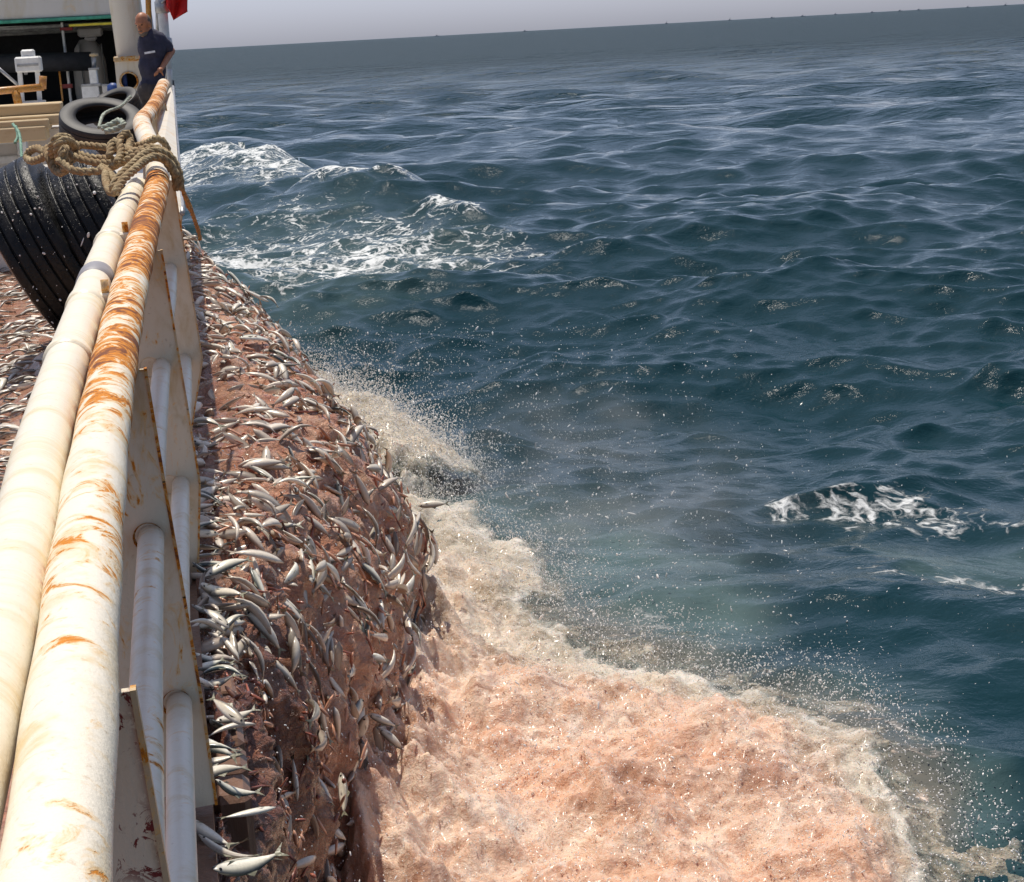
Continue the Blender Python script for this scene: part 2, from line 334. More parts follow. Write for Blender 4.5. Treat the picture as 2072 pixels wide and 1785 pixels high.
def foam_mat():
    t = NT('tinted_foam'); pk = t.attr('pink'); tur = t.attr('tur'); p = t.pos()
    wn = t.n('ShaderNodeTexNoise'); t.l(p, wn.inputs['Vector']); wn.inputs['Scale'].default_value = 2.2; wn.inputs['Detail'].default_value = 5
    vs = t.n('ShaderNodeVectorMath', operation='MULTIPLY_ADD'); t.l(wn.outputs['Color'], vs.inputs[0]); vs.inputs[1].default_value = (0.7, 0.7, 0.7); t.l(p, vs.inputs[2]); q = vs.outputs[0]
    n = t.noise(q, 13, 7, 0.7); n2 = t.noise(p, 1.5, 5, 0.62, 0.6); n3 = t.noise(q, 6, 7, 0.7); n4 = t.noise(q, 3.2, 6, 0.66)
    beige = t.mix(t.rng(n2, 0.38, 0.62), (0.44, 0.37, 0.26), (0.66, 0.59, 0.47)); pink = t.mix(t.rng(n2, 0.40, 0.60), (0.76, 0.43, 0.27), (0.84, 0.60, 0.44))
    c = t.mix(pk, beige, pink); c = t.mix(t.rng(n3, 0.30, 0.47, 0.6, 0), c, t.mix(pk, (0.33, 0.27, 0.18), (0.46, 0.21, 0.12)))
    fil = t.math('MAXIMUM', t.rng(t.math('ABSOLUTE', t.math('SUBTRACT', n3, 0.5)), 0.0, 0.03, 0.8, 0), t.rng(t.math('ABSOLUTE', t.math('SUBTRACT', n4, 0.5)), 0.0, 0.03, 0.8, 0))
    c = t.mix(t.math('MULTIPLY', fil, 0.45), c, (0.88, 0.76, 0.65)); c = t.mix(t.rng(n, 0.54, 0.70, 0, 0.6), c, (0.86, 0.72, 0.60)); c = t.mix(t.rng(n4, 0.57, 0.70, 0, 0.55), c, (0.84, 0.76, 0.68))
    c = t.mix(t.math('MULTIPLY', t.attr('rim'), t.rng(n3, 0.40, 0.60, 0.1, 0.8)), c, (0.86, 0.80, 0.72))
    wet = t.math('MULTIPLY', t.rng(t.noise(q, 1.3, 5, 0.6), 0.50, 0.62), t.rng(n3, 0.62, 0.45)); wet = t.math('MULTIPLY', wet, 0.75)
    c = t.mix(wet, c, t.mix(pk, (0.26, 0.21, 0.13), (0.42, 0.215, 0.13)))
    thin = t.rng(t.math('ADD', tur, t.math('MULTIPLY', t.math('SUBTRACT', t.noise(q, 4, 8, 0.74), 0.5), 2.0)), 0.12, 0.66, 1, 0)
    c = t.mix(t.math('MULTIPLY', thin, 0.9), c, t.mix(pk, (0.13, 0.17, 0.15), (0.30, 0.24, 0.17)))
    al = t.rng(t.math('ADD', tur, t.math('MULTIPLY', t.math('SUBTRACT', t.noise(q, 9, 7, 0.8), 0.5), 1.5)), 0.08, 0.62)
    h = t.math('ADD', t.math('ADD', t.noise(q, 9, 8, 0.72), t.math('MULTIPLY', n3, 0.8)), t.math('MULTIPLY', t.noise(p, 70, 3, 0.7), 0.3))
    return t.set(col=c, rough=t.rng(wet, 0, 0.75, 0.42, 0.12), nrm=t.bump(h, 0.9, 0.035), alpha=al, spec=0.5, coat=0.3, crough=0.12, sss=0.35, ssr=(1.0, 0.6, 0.45), sscale=0.05)
M['foam'] = foam_mat()
def drop_mat():
    t = NT('spray_droplet'); return t.set(col=(0.86, 0.84, 0.80), rough=0.12, spec=0.8)
M['drop'] = drop_mat()
def slurry_mat(name, a, b, c3):
    t = NT(name); p = t.pos(); n = t.noise(p, 5, 6, 0.65, 0.7); n2 = t.noise(p, 22, 5, 0.7, 0.5)
    c = t.mix(t.rng(n, 0.38, 0.62), a, b); c = t.mix(t.rng(n2, 0.56, 0.70), c, c3); c = t.mix(t.rng(n2, 0.42, 0.30), c, (0.62, 0.45, 0.36))
    dp = t.math('MULTIPLY', t.attr('shaded'), t.rng(t.noise(p, 3, 5, 0.6), 0.3, 0.6, 0.55, 1)); c = t.mix(dp, c, t.mix(n2, (0.11, 0.032, 0.018), (0.24, 0.10, 0.06)))  # shade on the fall painted into the colour as darker red-brown
    h = t.math('ADD', t.noise(p, 14, 6, 0.7, 0.8), t.math('MULTIPLY', t.noise(p, 60, 3, 0.6), 0.25))
    return t.set(col=c, rough=0.10, nrm=t.bump(h, 1.0, 0.06), coat=0.4, crough=0.05)
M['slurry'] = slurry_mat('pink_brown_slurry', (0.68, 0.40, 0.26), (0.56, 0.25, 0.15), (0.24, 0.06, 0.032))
M['slurry_plain'] = plain('pink_shred', (0.50, 0.26, 0.17), 0.15, var=0.45, sc=7)
M['clot'] = plain('red_brown_clot', (0.26, 0.085, 0.055), 0.22, var=0.5, sc=9)
def fish_mat():
    t = NT('fish_skin'); a = t.attr('fc', True); n = t.noise(t.pos(obj=True), 120, 3, 0.6); info = t.n('ShaderNodeObjectInfo').outputs['Random']
    c = t.mix(t.rng(n, 0.35, 0.7, 0, 0.22), a, (0.25, 0.26, 0.22)); c = t.mix(t.math('MULTIPLY', info, 0.35), c, (0.50, 0.36, 0.26))
    return t.set(col=c, rough=0.3, metal=0.05, nrm=t.bump(n, 0.25, 0.002), coat=0.2, crough=0.1)
M['fish'] = fish_mat()
M['fin'] = plain('fish_fin', (0.20, 0.19, 0.13), 0.35, var=0.4, sc=80); M['eye'] = plain('fish_eye', (0.012, 0.012, 0.012), 0.08, var=0.0)
M['iris'] = plain('fish_iris', (0.6, 0.58, 0.5), 0.2, 0.5)
def hull_mat():
    t = NT('hull_planking'); p = t.pos((1, 1, 0.25)); n = t.noise(p, 12, 5, 0.6)
    return t.set(col=t.mix(n, (0.09, 0.045, 0.03), (0.25, 0.14, 0.09)), rough=0.35, nrm=t.bump(n, 0.6, 0.02))
M['hull'] = hull_mat()

# ------------------------------------------------------------------ sea
WV = []
rw = np.random.RandomState(5)
for lam, amp, cnt in ((28, .09, 3), (14, .070, 4), (7.5, .046, 8), (4.2, .025, 12), (2.3, .0155, 16), (1.35, .0100, 18), (0.8, .0062, 18), (0.47, .0036, 18)):
    for i in range(cnt):
        th = math.radians(-100) + rw.normal(0, 0.62)            # running towards the camera from the bow side
        l = lam*math.exp(rw.uniform(-0.28, 0.28)); WV.append((2*math.pi/l, th, amp*rw.uniform(0.6, 1.3), rw.uniform(0, 6.28)))
def waves(x, y, cell):
    dx = np.zeros_like(x); dy = np.zeros_like(x); z = np.zeros_like(x)
    for k, th, a, ph in WV:
        l = 2*math.pi/k; w = np.clip((l/np.maximum(cell, 1e-6)-1.7)/2.0, 0, 1)
        if l >= 10: w = w*(1+1.9*sstep(110, 380, np.hypot(x, y)))
        if 2.6 < l < 10: w = w*(1+0.5*sstep(35, 110, np.hypot(x, y)))
        c, s = math.cos(th), math.sin(th); arg = k*(x*c+y*s)+ph
        z += w*a*np.sin(arg); cc = np.cos(arg)*a*w*0.85; dx += cc*c; dy += cc*s
    return dx, dy, z
RIDGE2 = [atZ(x, y, 0) for x, y in ((560, 432), (640, 420), (720, 416), (800, 418), (860, 425))]
RIDGE3 = [atZ(x, y, 0) for x, y in ((810, 462), (870, 456), (930, 460), (980, 468))]
RIDGE = [atZ(x, y, 0) for x, y in ((330, 372), (420, 362), (520, 372), (640, 395), (760, 418), (900, 448), (1010, 462))]
RH = [0.6, 1.0, 1.15, 0.9, 0.45, 0.2, 0.0]
def ridge(x, y, RIDGE=RIDGE, RH=RH):
    best = np.full(x.shape, 1e9); hh = np.zeros(x.shape); sgn = np.zeros(x.shape)
    for i in range(len(RIDGE)-1):
        a, b = RIDGE[i], RIDGE[i+1]; ex, ey = b.x-a.x, b.y-a.y; L2 = ex*ex+ey*ey
        t = np.clip(((x-a.x)*ex+(y-a.y)*ey)/L2, 0, 1); qx = a.x+ex*t; qy = a.y+ey*t; d = np.hypot(x-qx, y-qy)
        m = d < best; best = np.where(m, d, best); hh = np.where(m, RH[i]+(RH[i+1]-RH[i])*t, hh)
        sgn = np.where(m, np.sign((x-a.x)*ey-(y-a.y)*ex), sgn)   # + on the near side
    return best*sgn, hh
def calm(x, y): return 0.35+0.65*sstep(2.0, 16.0, np.hypot(x, y*0.8))
def sea_surface(x, y, cell):
    dx, dy, z = waves(x, y, cell); c = calm(x, y); d, h = ridge(x, y)
    near = np.where(d > 0, 3.2, 1.2); rz = h*np.exp(-(d/near)**2)*(1+0.16*fbm(x*0.9, y*0.5, 3, 3))
    for L_, H_ in ((RIDGE2, [0, 0.28, 0.40, 0.32, 0]), (RIDGE3, [0, 0.25, 0.25, 0])):
        d2, h2 = ridge(x, y, L_, H_); rz = rz+h2*np.exp(-(d2/np.where(d2 > 0, 1.2, 0.55))**2)
    rz = np.where(y > 0, rz, 0)
    return x+dx*c, y+dy*c, z*c+rz, d, h
def make_sea():
    v = []
    r = 2.2
    while r < 90000:
        v.append(r); r += max(0.028, min(r*r/(1640*4)*0.95, r*0.25)) if r < 400 else r*0.12
    v = np.array(v)
    a0, a1 = math.radians(-9), math.radians(32)
    ang = np.concatenate([np.linspace(a0, a1, 860), np.linspace(a1, a0+2*math.pi, 90)[1:-1]])
    R, A = np.meshgrid(v, ang, indexing='ij'); X = R*np.sin(A); Y = R*np.cos(A)
    cell = np.maximum(np.gradient(v)[:, None]*np.ones_like(X)*1.0, R*(np.abs(np.gradient(ang))[None, :]))
    x2, y2, z2, d, h = sea_surface(X, Y, cell)
    Yp = np.maximum(Y, 0.5); q = fan(X, Yp)
    q = (np.where(Y > 0.5, q[0], -1e5), q[1])
    foam = np.zeros_like(X); aer = np.zeros_like(X); pink = np.zeros_like(X)
    def area(pts, soft, val, Z=0.0): return val*sstep(-soft, soft, poly_sdf(q[0], q[1], fan_poly(pts, Z)))
    wob = fbm(X*0.35, Y*0.18, 4, 9)
    # broken crest of the wake wave and the white water on its face
    rf = np.where(d > -0.9, np.exp(-np.abs(np.maximum(d, 0)-0.4)/2.6), 0)*sstep(0.45, 0.95, h+0.3*wob)
    foam = np.maximum(foam, 0.60*rf)
    for L_, H_ in ((RIDGE2, [0.3, 0.72, 0.78, 0.72, 0.3]), (RIDGE3, [0.3, 0.58, 0.58, 0.3])):
        d2, h2 = ridge(X, Y, L_, H_); foam = np.maximum(foam, h2*np.exp(-np.maximum(d2-0.1, 0)/1.6)*(d2 > -0.25)*(Y > 5))
    foam = np.maximum(foam, area([(330, 330), (520, 300), (640, 370), (560, 430), (470, 410), (330, 450)], 30, 0.50)+0.15*wob*(rf > 0.1))
    foam = np.maximum(foam, area([(640, 385), (760, 392), (820, 410), (700, 425), (600, 420)], 14, 0.4))
    foam = np.maximum(foam, area([(840, 440), (930, 440), (950, 455), (870, 455)], 8, 0.4))
    foam = np.maximum(foam, area([(380, 440), (560, 425), (800, 445), (960, 470), (1150, 500), (1360, 520), (1150, 545), (950, 560), (780, 600), (560, 640), (430, 560), (380, 500)], 42, 0.47+0.24*wob))
    foam = np.maximum(foam, area([(1500, 985), (1700, 960), (2072, 985), (2300, 1000), (2300, 1080), (1950, 1060), (1780, 1050), (1560, 1045)], 60, 0.50+0.3*wob))
    foam = np.maximum(foam, area([(1720, 1160), (2072, 1130), (2300, 1150), (2300, 1250), (1950, 1235), (1850, 1210)], 60, 0.56+0.3*wob))
    foam = np.maximum(foam, area([(1050, 1000), (1400, 990), (1500, 1040), (1300, 1100), (1050, 1080)], 50, 0.30+0.3*wob))
    foam = np.maximum(foam, area([(1000, 1250), (1480, 1230), (1560, 1330), (1500, 1420), (1250, 1420), (1050, 1330)], 60, 0.40+0.3*wob))
    foam = np.maximum(foam, area([(1500, 1420), (1650, 1400), (1800, 1480), (1960, 1640), (2080, 1785), (1700, 1800), (1500, 1600)], 70, 0.46+0.3*wob))
    foam = np.maximum(foam, area([(1700, 1050), (2300, 1100), (2300, 1300), (1700, 1240)], 80, 0.26+0.25*wob))
    # crests that just break
    cr = sstep(0.34, 0.52, z2-h*0)*sstep(6, 14, np.hypot(X, Y))*(R < 130)
    foam = np.maximum(foam, 0.16*cr*(h < 0.05))
    aer = np.maximum(aer, area([(400, 470), (700, 440), (1000, 500), (950, 560), (760, 620), (560, 660), (430, 600)], 60, 0.6))
    aer = np.maximum(aer, area([(900, 1000), (1250, 1020), (1500, 1150), (1560, 1330), (1450, 1430), (1100, 1400), (950, 1200)], 90, 0.85))
    aer = np.maximum(aer, area([(1780, 1080), (2300, 1060), (2300, 1180), (1850, 1170)], 50, 0.7))
    aer = np.maximum(aer, area([(1450, 1420), (1700, 1400), (1900, 1500), (2050, 1680), (2080, 1850), (1500, 1850)], 80, 0.6))
    aer = np.maximum(aer, 0.5*rf)
    pink = area([(860, 1100), (1000, 1120), (1150, 1270), (1400, 1370), (1600, 1420), (1800, 1520), (1950, 1700), (1950, 1850), (300, 1850), (300, 1100)], 70, 0.8)
    o = grid_mesh('sea', x2, y2, z2, M['sea'], dict(foam=np.clip(foam, 0, 1), aer=np.clip(aer, 0, 1), pink=np.clip(pink, 0, 1), far=sstep(25, 260, np.hypot(X, Y))), wrap=True)
    tag(o, 'dark blue choppy sea with lacy foam out to the horizon', kind='structure'); return o
make_sea()

# ------------------------------------------------------------------ the ship: deck, hull
HX = -0.06                                    # outer face of the bulwark
ship_x = lambda Y: HX + 0.00*Y
def deck():
    b = MB(); b.box((-4.06, 10.5, 1.87), (8.0, 30, 0.2)); tag(b.build('deck', M['hull']), 'steel main deck awash with fish', kind='structure')
    b = MB(); b.box((-0.11, 10.5, 0.35), (0.10, 30, 2.9)); tag(b.build('hull_side', M['hull']), 'brown shell of the hull below the rails', kind='structure')
    b = MB(); b.box((-4.12, 21.0, 2.30), (7.9, 9.5, 0.72)); tag(b.build('raised_deck', M['house']), 'raised forward deck under the deckhouse', kind='structure')
deck()
rub = empty('rubbing_strake', (0, 5, 1.7), 'wet brown wooden fender planks upright on the hull below the near rail post', 'fender')
for i in range(7):
    b = MB(); b.box((-0.005, 4.5+i*0.20, 1.2), (0.11, 0.17, 1.4), bev=0.02); b.build('plank', M['hull'], rub)

# ------------------------------------------------------------------ rails
rail = empty('ship_railing', (-0.15, 8, 2.0), 'rust streaked cream ship railing of steel pipes on tapered plate stanchions', 'railing')
RP = [(-0.185, -0.9, 3.19), (-0.185, 0.6, 3.185), (-0.187, 1.6, 3.19), (-0.197, 2.6, 3.20), (-0.195, 3.6, 3.22), (-0.170, 5.1, 3.255), (-0.125, 6.6, 3.30)]
RP += [tuple(at(x, y, Y)) for x, y, Y in ((316, 385, 7.9), (318, 345, 8.7), (305, 300, 10.0), (290, 262, 11.2), (288, 245, 12.2), (303, 228, 13.2), (316, 208, 14.6), (324, 188, 15.8), (331, 172, 16.8))]
RPATH = spline(RP, 0.06)
rr = [0.0585+0.0016*math.sin(i*0.7) if p.y < 9 else 0.062 for i, p in enumerate(RPATH)]
mb = MB().tube(RPATH, rr, 28); mb.build('handrail_pipe', M['rail'], rail)
SP = [(-0.315, -0.9, 3.185), (-0.312, 1.0, 3.185), (-0.312, 2.7, 3.195), (-0.318, 3.5, 3.21), (-0.302, 4.7, 3.235), (-0.262, 6.4, 3.27), (-0.20, 8.0, 3.31), (-0.165, 8.6, 3.325)]
SPATH = spline(SP, 0.08); MB().tube(SPATH, 0.0575, 28).build('side_pipe', M['side'], rail)
def near_on(path, Y): return min(path, key=lambda p: abs(p.y-Y))
for Y, w, r_, k in ((4.35, 0.05, 0.064, 'side'), (5.15, 0.10, 0.0625, 'side'), (5.62, 0.16, 0.0615, 'tape'), (6.55, 0.05, 0.064, 'side'), (7.4, 0.03, 0.062, 'side'), (8.1, 0.03, 0.062, 'side')):
    c = near_on(SPATH, Y); d = (near_on(SPATH, Y+0.3)-near_on(SPATH, Y-0.3)).normalized()
    MB().lathe(c, d, [(0.055, -w/2-.006), (r_, -w/2), (r_, w/2), (0.055, w/2+.006)], 28).build('collar', M[k], rail)
for Y in (5.15, 6.55):
    a = near_on(SPATH, Y); b_ = near_on(RPATH, Y); m = (a+b_)/2
    MB().box(m+Vector((0, 0, 0.01)), (0.11, 0.035, 0.05), bev=0.006).build('bracket', M['side'], rail)
    MB().tube([m+Vector((0.0, 0, 0.03)), m+Vector((0.0, 0, 0.075))], 0.012, 8).build('bolt', M['edge'], rail)
for i, Y in enumerate((2.1, 4.2, 6.3, 8.4, 10.5, 12.6, 14.7)):
    top = near_on(RPATH, Y); zt = top.z-0.02; xt = top.x
    out = [(xt-0.02, zt), (xt+0.072, zt), (xt+0.088, zt-0.30), (xt+0.108, zt-0.62), (xt+0.125, zt-0.92), (-0.052, 1.99), (-0.30, 1.975), (xt-0.075, zt-0.6), (xt-0.05, zt-0.3)]
    pts = [(x, Y, z) for x, z in out]
    MB().prism(pts, (0, 0.014, 0)).build('stanchion', M['plate_maroon'] if i == 0 else M['plate'], rail)
    e = [Vector((x, Y+0.007, z)) for x, z in out[1:6]]
    b = MB()
    for a, c in zip(e[:-1], e[1:]):
        d = (c-a); b.box((a+c)/2+Vector((0.003, 0, 0)), (0.008, 0.020, d.length+0.004), rot=Vector((0, 0, 1)).rotation_difference(d).to_matrix())
    b.build('rusted_edge', M['edge'], rail)
    # flange strip standing off the plate, where the rails are welded
    for z_, x_ in ((2.76, -0.150), (2.29, -0.125)):
        zz = z_+max(0, zt-3.2)*1.0
        MB().lathe((x_, Y-0.006, zz), (0, 1, 0), [(0.040, -0.012), (0.034, 0.0)], 20).build('weld_ring', M['edge'] if i % 2 else M['plate'], rail)
for z_, x_, r_ in ((2.76, -0.150, 0.034), (2.29, -0.125, 0.034)):
    for i in range(8):
        y0 = -0.1+2.1*i if i else -0.6; y1 = 2.1*(i+1) if i else 2.1
        lift = lambda Y: max(0.0, near_on(RPATH, Y).z-3.22)
        xo = lambda Y: near_on(RPATH, Y).x+0.197
        y0 = max(y0, 2.1*i-0.0) if i else -0.6
        pth = [Vector((x_+xo(y0+(y1-y0)*t)*0.75*(1 if Y_ok else 0), y0+(y1-y0)*t, z_+lift(y0+(y1-y0)*t))) for t in np.linspace(0.008, 0.992, 9) for Y_ok in (True,)]
        MB().tube(pth, r_, 20).build('lower_rail', M['lower'], rail)
# outer shell of the bulwark forward, with its dark rubbing edge
bw = empty('forward_bulwark', (0, 15, 2.4), 'white weather streaked bulwark plating standing outboard beyond the rope lashing', 'bulwark')
pl = [at(338, 182, 17.4), at(347, 176, 17.4), at(357, 330, 12.0), at(363, 430, 9.4), at(340, 430, 9.4), at(322, 330, 11.0), at(318, 250, 13.5)]
MB().prism(pl, (0.012, 0, 0)).build('plating', M['mast'], bw)
e = [at(347, 176, 17.3)+Vector((.014, 0, 0)), at(352, 255, 14.4)+Vector((.014, 0, 0)), at(358, 340, 11.8)+Vector((.014, 0, 0)), at(364, 432, 9.4)+Vector((.014, 0, 0))]
MB().tube(spline(e, 0.3), 0.016, 8).build('edge_bar', M['galv'], bw)

# ------------------------------------------------------------------ ropes lashed round the rail
def rope_thing(name, label, cat, parts, group=None, R=0.02, mat='rope', loc=None):
    r0 = empty(name, loc or at(*parts[0][0]), label, cat, group)
    for pts in parts:
        b = MB(); rope_mb(b, [at(*p) for p in pts], R); b.build('strand', M[mat], r0)
    return r0
rope_thing('mooring_rope', 'thick tan laid rope looped many times over the rusty handrail and lashed to the tyres', 'rope', [
    [(118, 322, 8.7), (150, 345, 8.6), (205, 345, 8.55), (255, 325, 8.45), (300, 305, 8.35), (335, 320, 8.3), (352, 350, 8.2), (358, 385, 8.2)],
    [(112, 300, 8.9), (165, 322, 8.75), (215, 330, 8.65), (262, 312, 8.5), (305, 298, 8.4), (340, 312, 8.35), (358, 340, 8.3), (364, 372, 8.3)],
    [(150, 292, 9.1), (195, 296, 9.0), (245, 300, 8.9), (290, 292, 8.75), (318, 280, 8.6), (335, 292, 8.6), (340, 312, 8.6)],
    [(108, 282, 9.1), (140, 302, 9.0), (180, 318, 8.9), (222, 322, 8.8), (262, 330, 8.6), (300, 318, 8.3), (330, 322, 8.2), (348, 345, 8.15)],
    [(232, 392, 7.6), (246, 368, 7.7), (270, 345, 7.8), (298, 322, 8.0), (322, 318, 8.05), (345, 332, 8.1), (358, 358, 8.1)],
    [(226, 384, 7.8), (240, 360, 7.85), (262, 338, 7.95), (292, 312, 8.1), (320, 306, 8.15), (348, 322, 8.2), (362, 350, 8.2), (366, 384, 8.2)],
    [(222, 318, 8.5), (226, 290, 8.6), (240, 288, 8.6), (244, 312, 8.5), (236, 330, 8.4)],
    [(238, 300, 8.7), (246, 276, 8.8), (258, 270, 8.8), (264, 284, 8.8), (262, 304, 8.6), (290, 305, 8.4)],
    [(205, 338, 8.5), (222, 352, 8.3), (236, 372, 8.1), (226, 390, 7.9), (215, 370, 8.1), (214, 350, 8.3)],
], R=0.0205)
rope_thing('rope_knot', 'bulky knot of tan rope tied round the top of the near tyre', 'knot', [
    [(112, 345, 9.0), (104, 320, 8.9), (106, 292, 8.8), (118, 278, 8.8), (138, 280, 8.9), (148, 296, 9.0), (142, 316, 9.0)],
    [(124, 342, 8.85), (118, 318, 8.8), (116, 296, 8.75), (128, 284, 8.75), (146, 290, 8.9), (154, 310, 9.0), (140, 330, 8.9)],
    [(134, 346, 8.8), (124, 322, 8.7), (128, 302, 8.7), (132, 318, 8.7), (134, 340, 8.7), (122, 350, 8.75), (108, 340, 8.85), (98, 318, 8.9), (94, 300, 9.0)],
    [(92, 310, 9.1), (76, 300, 9.2), (60, 306, 9.3), (54, 318, 9.3), (64, 326, 9.2), (84, 320, 9.1), (100, 308, 9.0)],
], R=0.0215)
rope_thing('frayed_rope', 'tattered dark rope end hanging over the ship side above the fish', 'rope', [
    [(362, 372, 8.3), (372, 390, 8.35), (382, 412, 8.4), (392, 440, 8.45), (402, 470, 8.5), (405, 486, 8.5)],
    [(372, 392, 8.35), (376, 404, 8.36), (380, 416, 8.4), (386, 425, 8.4)],
], R=0.012, mat='rustbar')
rope_thing('thin_rope', 'thin pale green rope lying across the far dark tyre', 'rope', [
    [(265, 195, 14.4), (245, 215, 14.3), (222, 224, 14.2), (208, 234, 14.0), (200, 258, 13.6)]], R=0.014, mat='ptwine')
rope_thing('frayed_rope', 'short grey rope pile resting on the lower side of the far tyre', 'rope', [
    [(205, 260, 13.5), (225, 252, 13.5), (240, 244, 13.5), (250, 252, 13.4), (232, 262, 13.4), (212, 266, 13.4)]], R=0.024, mat='ptwine')
rope_thing('green_twine', 'pale green twine tied to the hatch by the deckhouse', 'twine', [
    [(26, 251, 15.4), (38, 268, 15.2), (42, 290, 15.0), (44, 320, 14.8)], [(32, 256, 15.3), (36, 275, 15.2), (30, 290, 15.1)]], R=0.014, mat='gtwine')

# ------------------------------------------------------------------ tyres
def tyre(loc, axis, R, w, mat, label, group, hole=0.55, grooves=3, seg=56):
    r0 = empty('tyre', loc, label, 'tyre', group)
    h = w/2; b = MB(); prof = []
    rg = [-h*0.92]
    gw = w*0.020; gp = [w*(-0.5+(i+1)/(grooves+1)) for i in range(grooves)]
    prof = [(R*0.97, -h*0.96), (R*0.995, -h*0.86)]
    for g in gp: prof += [(R, g-gw*2.2), (R, g-gw*1.1), (R*0.998, g-gw), (R*0.97, g-gw*0.8), (R*0.97, g+gw*0.8), (R*0.998, g+gw), (R, g+gw*1.1), (R, g+gw*2.2)]
    prof += [(R*0.995, h*0.86), (R*0.97, h*0.96)]
    b.lathe(loc, axis, prof, seg); b.build('tread', mat, r0)
    for s_ in (-1, 1):
        b = MB(); pr_ = [(R*0.97, s_*h*0.96), (R*0.90, s_*h*1.04), (R*0.78, s_*h*1.06), (R*(hole+0.08), s_*h*0.98), (R*hole, s_*h*0.85), (R*(hole+0.02), s_*h*0.7), (R*0.9, s_*h*0.72)]
        b.lathe(loc, axis, pr_, seg); b.build('sidewall', mat, r0)
    return r0
axA = Vector((0.90, -0.06, 0.43)).normalized(); tA = at(112, 510, 10.6)
tyre(tA, axA, 0.60, 0.37, M['rubber'], 'large wet black tyre standing on deck, leftmost of the pair beside the rail', 'wet tyres beside the rail', grooves=4)
tyre(tA+axA*0.41+Vector((0, 0, -0.13)), axA, 0.58, 0.36, M['rubber'], 'large wet black tyre squeezed between its twin and the white pipe', 'wet tyres beside the rail', grooves=4)
tyre(at(205, 254, 14.6), Vector((0.10, -0.42, 0.9)), 0.35, 0.20, M['drytyre'], 'dull dark tyre lying with its hole open, in front of the deckhouse', None, 0.6, 3)
tyre(at(232, 216, 16.2), Vector((-0.3, -0.35, 0.88)), 0.25, 0.15, M['drytyre'], 'dull dark tyre leaning behind the open one, at the foot of the mast', None, 0.6, 3)

# ------------------------------------------------------------------ deckhouse with its dark working bay
HY = 24.0
def bx(name, mat, x0, y0, x1, y1, Y, depth, parent, bev=0.01):
    a = at(x0, y0, Y); b = at(x1, y1, Y); c = (a+b)/2; w = abs(b.x-a.x); h = abs(a.z-b.z)
    o = MB().box((c.x, Y+depth/2, c.z), (w, depth, h), bev=bev).build(name, mat, parent); return o
hs = empty('deckhouse', at(120, 216, HY), 'pale grey deckhouse front with a wide dark working bay', 'deckhouse')
b = MB(); b.box((-2.6, HY+0.1, 4.92), (4.2, 0.2, 0.80), bev=0.01); b.build('fascia', M['house'], hs)
zf = 4.52
b = MB(); b.box((-2.6, HY+0.09, zf-0.025), (4.2, 0.26, 0.045), bev=0.008); b.build('green_edge', M['green'], hs)
b = MB(); b.box((-0.85, HY+0.06, zf-0.115), (0.62, 0.08, 0.035), bev=0.006); b.build('yellow_strip', M['yellow'], hs)
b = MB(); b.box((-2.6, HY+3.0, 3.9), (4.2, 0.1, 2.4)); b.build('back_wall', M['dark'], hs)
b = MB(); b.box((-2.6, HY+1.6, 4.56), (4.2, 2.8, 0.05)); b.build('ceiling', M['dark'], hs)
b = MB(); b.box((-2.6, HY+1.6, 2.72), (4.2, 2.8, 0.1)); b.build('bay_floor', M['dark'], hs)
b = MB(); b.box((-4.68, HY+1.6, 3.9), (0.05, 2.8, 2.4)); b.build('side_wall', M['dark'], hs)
b = MB(); b.box((-0.50, HY+1.6, 4.1), (0.06, 3.0, 2.6)); b.build('side_wall', M['house'], hs)
b = MB(); b.box((-2.6, HY+0.05, 2.95), (4.2, 0.3, 0.34), bev=0.01); b.build('sill', M['house'], hs)
for i in range(3): MB().tube([(-4.5, HY+0.7+i*0.6, 4.42-0.03*i), (-0.6, HY+0.7+i*0.6, 4.42-0.03*i)], 0.03, 8).build('ceiling_pipe', M['grey'], hs)
# post with red bands
ps = empty('bay_post', at(225/1.0, 200, HY+0.6), 'grey post with dark red bands inside the deckhouse bay', 'post')
bx('post_shaft', M['white'], 122, 45, 146, 208, HY+0.6, 0.16, ps)
for y0, y1 in ((56, 61), (171, 178)): bx('red_band', M['band'], 121, y0, 147, y1, HY+0.585, 0.185, ps, 0.002)
bx('rust_strip', M['rustbar'], 121, 138, 125, 205, HY+0.57, 0.02, ps, 0.002)
# winch drum inside
wn = empty('winch', at(185, 200, HY+1.2), 'large grey winch in shadow beside the banded post inside the bay', 'winch')
for (x0, y0, x1, y1, dp) in ((155, 56, 208, 73, 0.3), (170, 73, 196, 82, 0.25)): bx('winch_head', M['house'], x0, y0, x1, y1, HY+1.2, dp, wn, 0.03)
c = at(183, 145, HY+1.5); b = MB(); b.lathe(c, (0, 0, 1), [(0.01, -0.55), (0.22, -0.52), (0.25, -0.3), (0.24, 0.15), (0.19, 0.34), (0.11, 0.46), (0.01, 0.47)], 24); b.build('winch_body', M['house'], wn)
for x in (160, 205): bx('side_frame', M['grey'], x, 88, x+10, 190, HY+1.1, 0.3, wn)
bs = empty('black_boom', at(100, 125, HY+0.2), 'thick black horizontal boom crossing the bay behind the capstan', 'boom')
MB().tube([at(-60, 131, HY+0.35), at(60, 127, HY+0.35), at(185, 124, HY+0.35)], 0.13, 16).build('boom_arm', M['dark'], bs)
MB().tube([at(183, 124, HY+0.35), at(190, 124, HY+0.35)], 0.12, 16).build('boom_cap', M['grey'], bs)
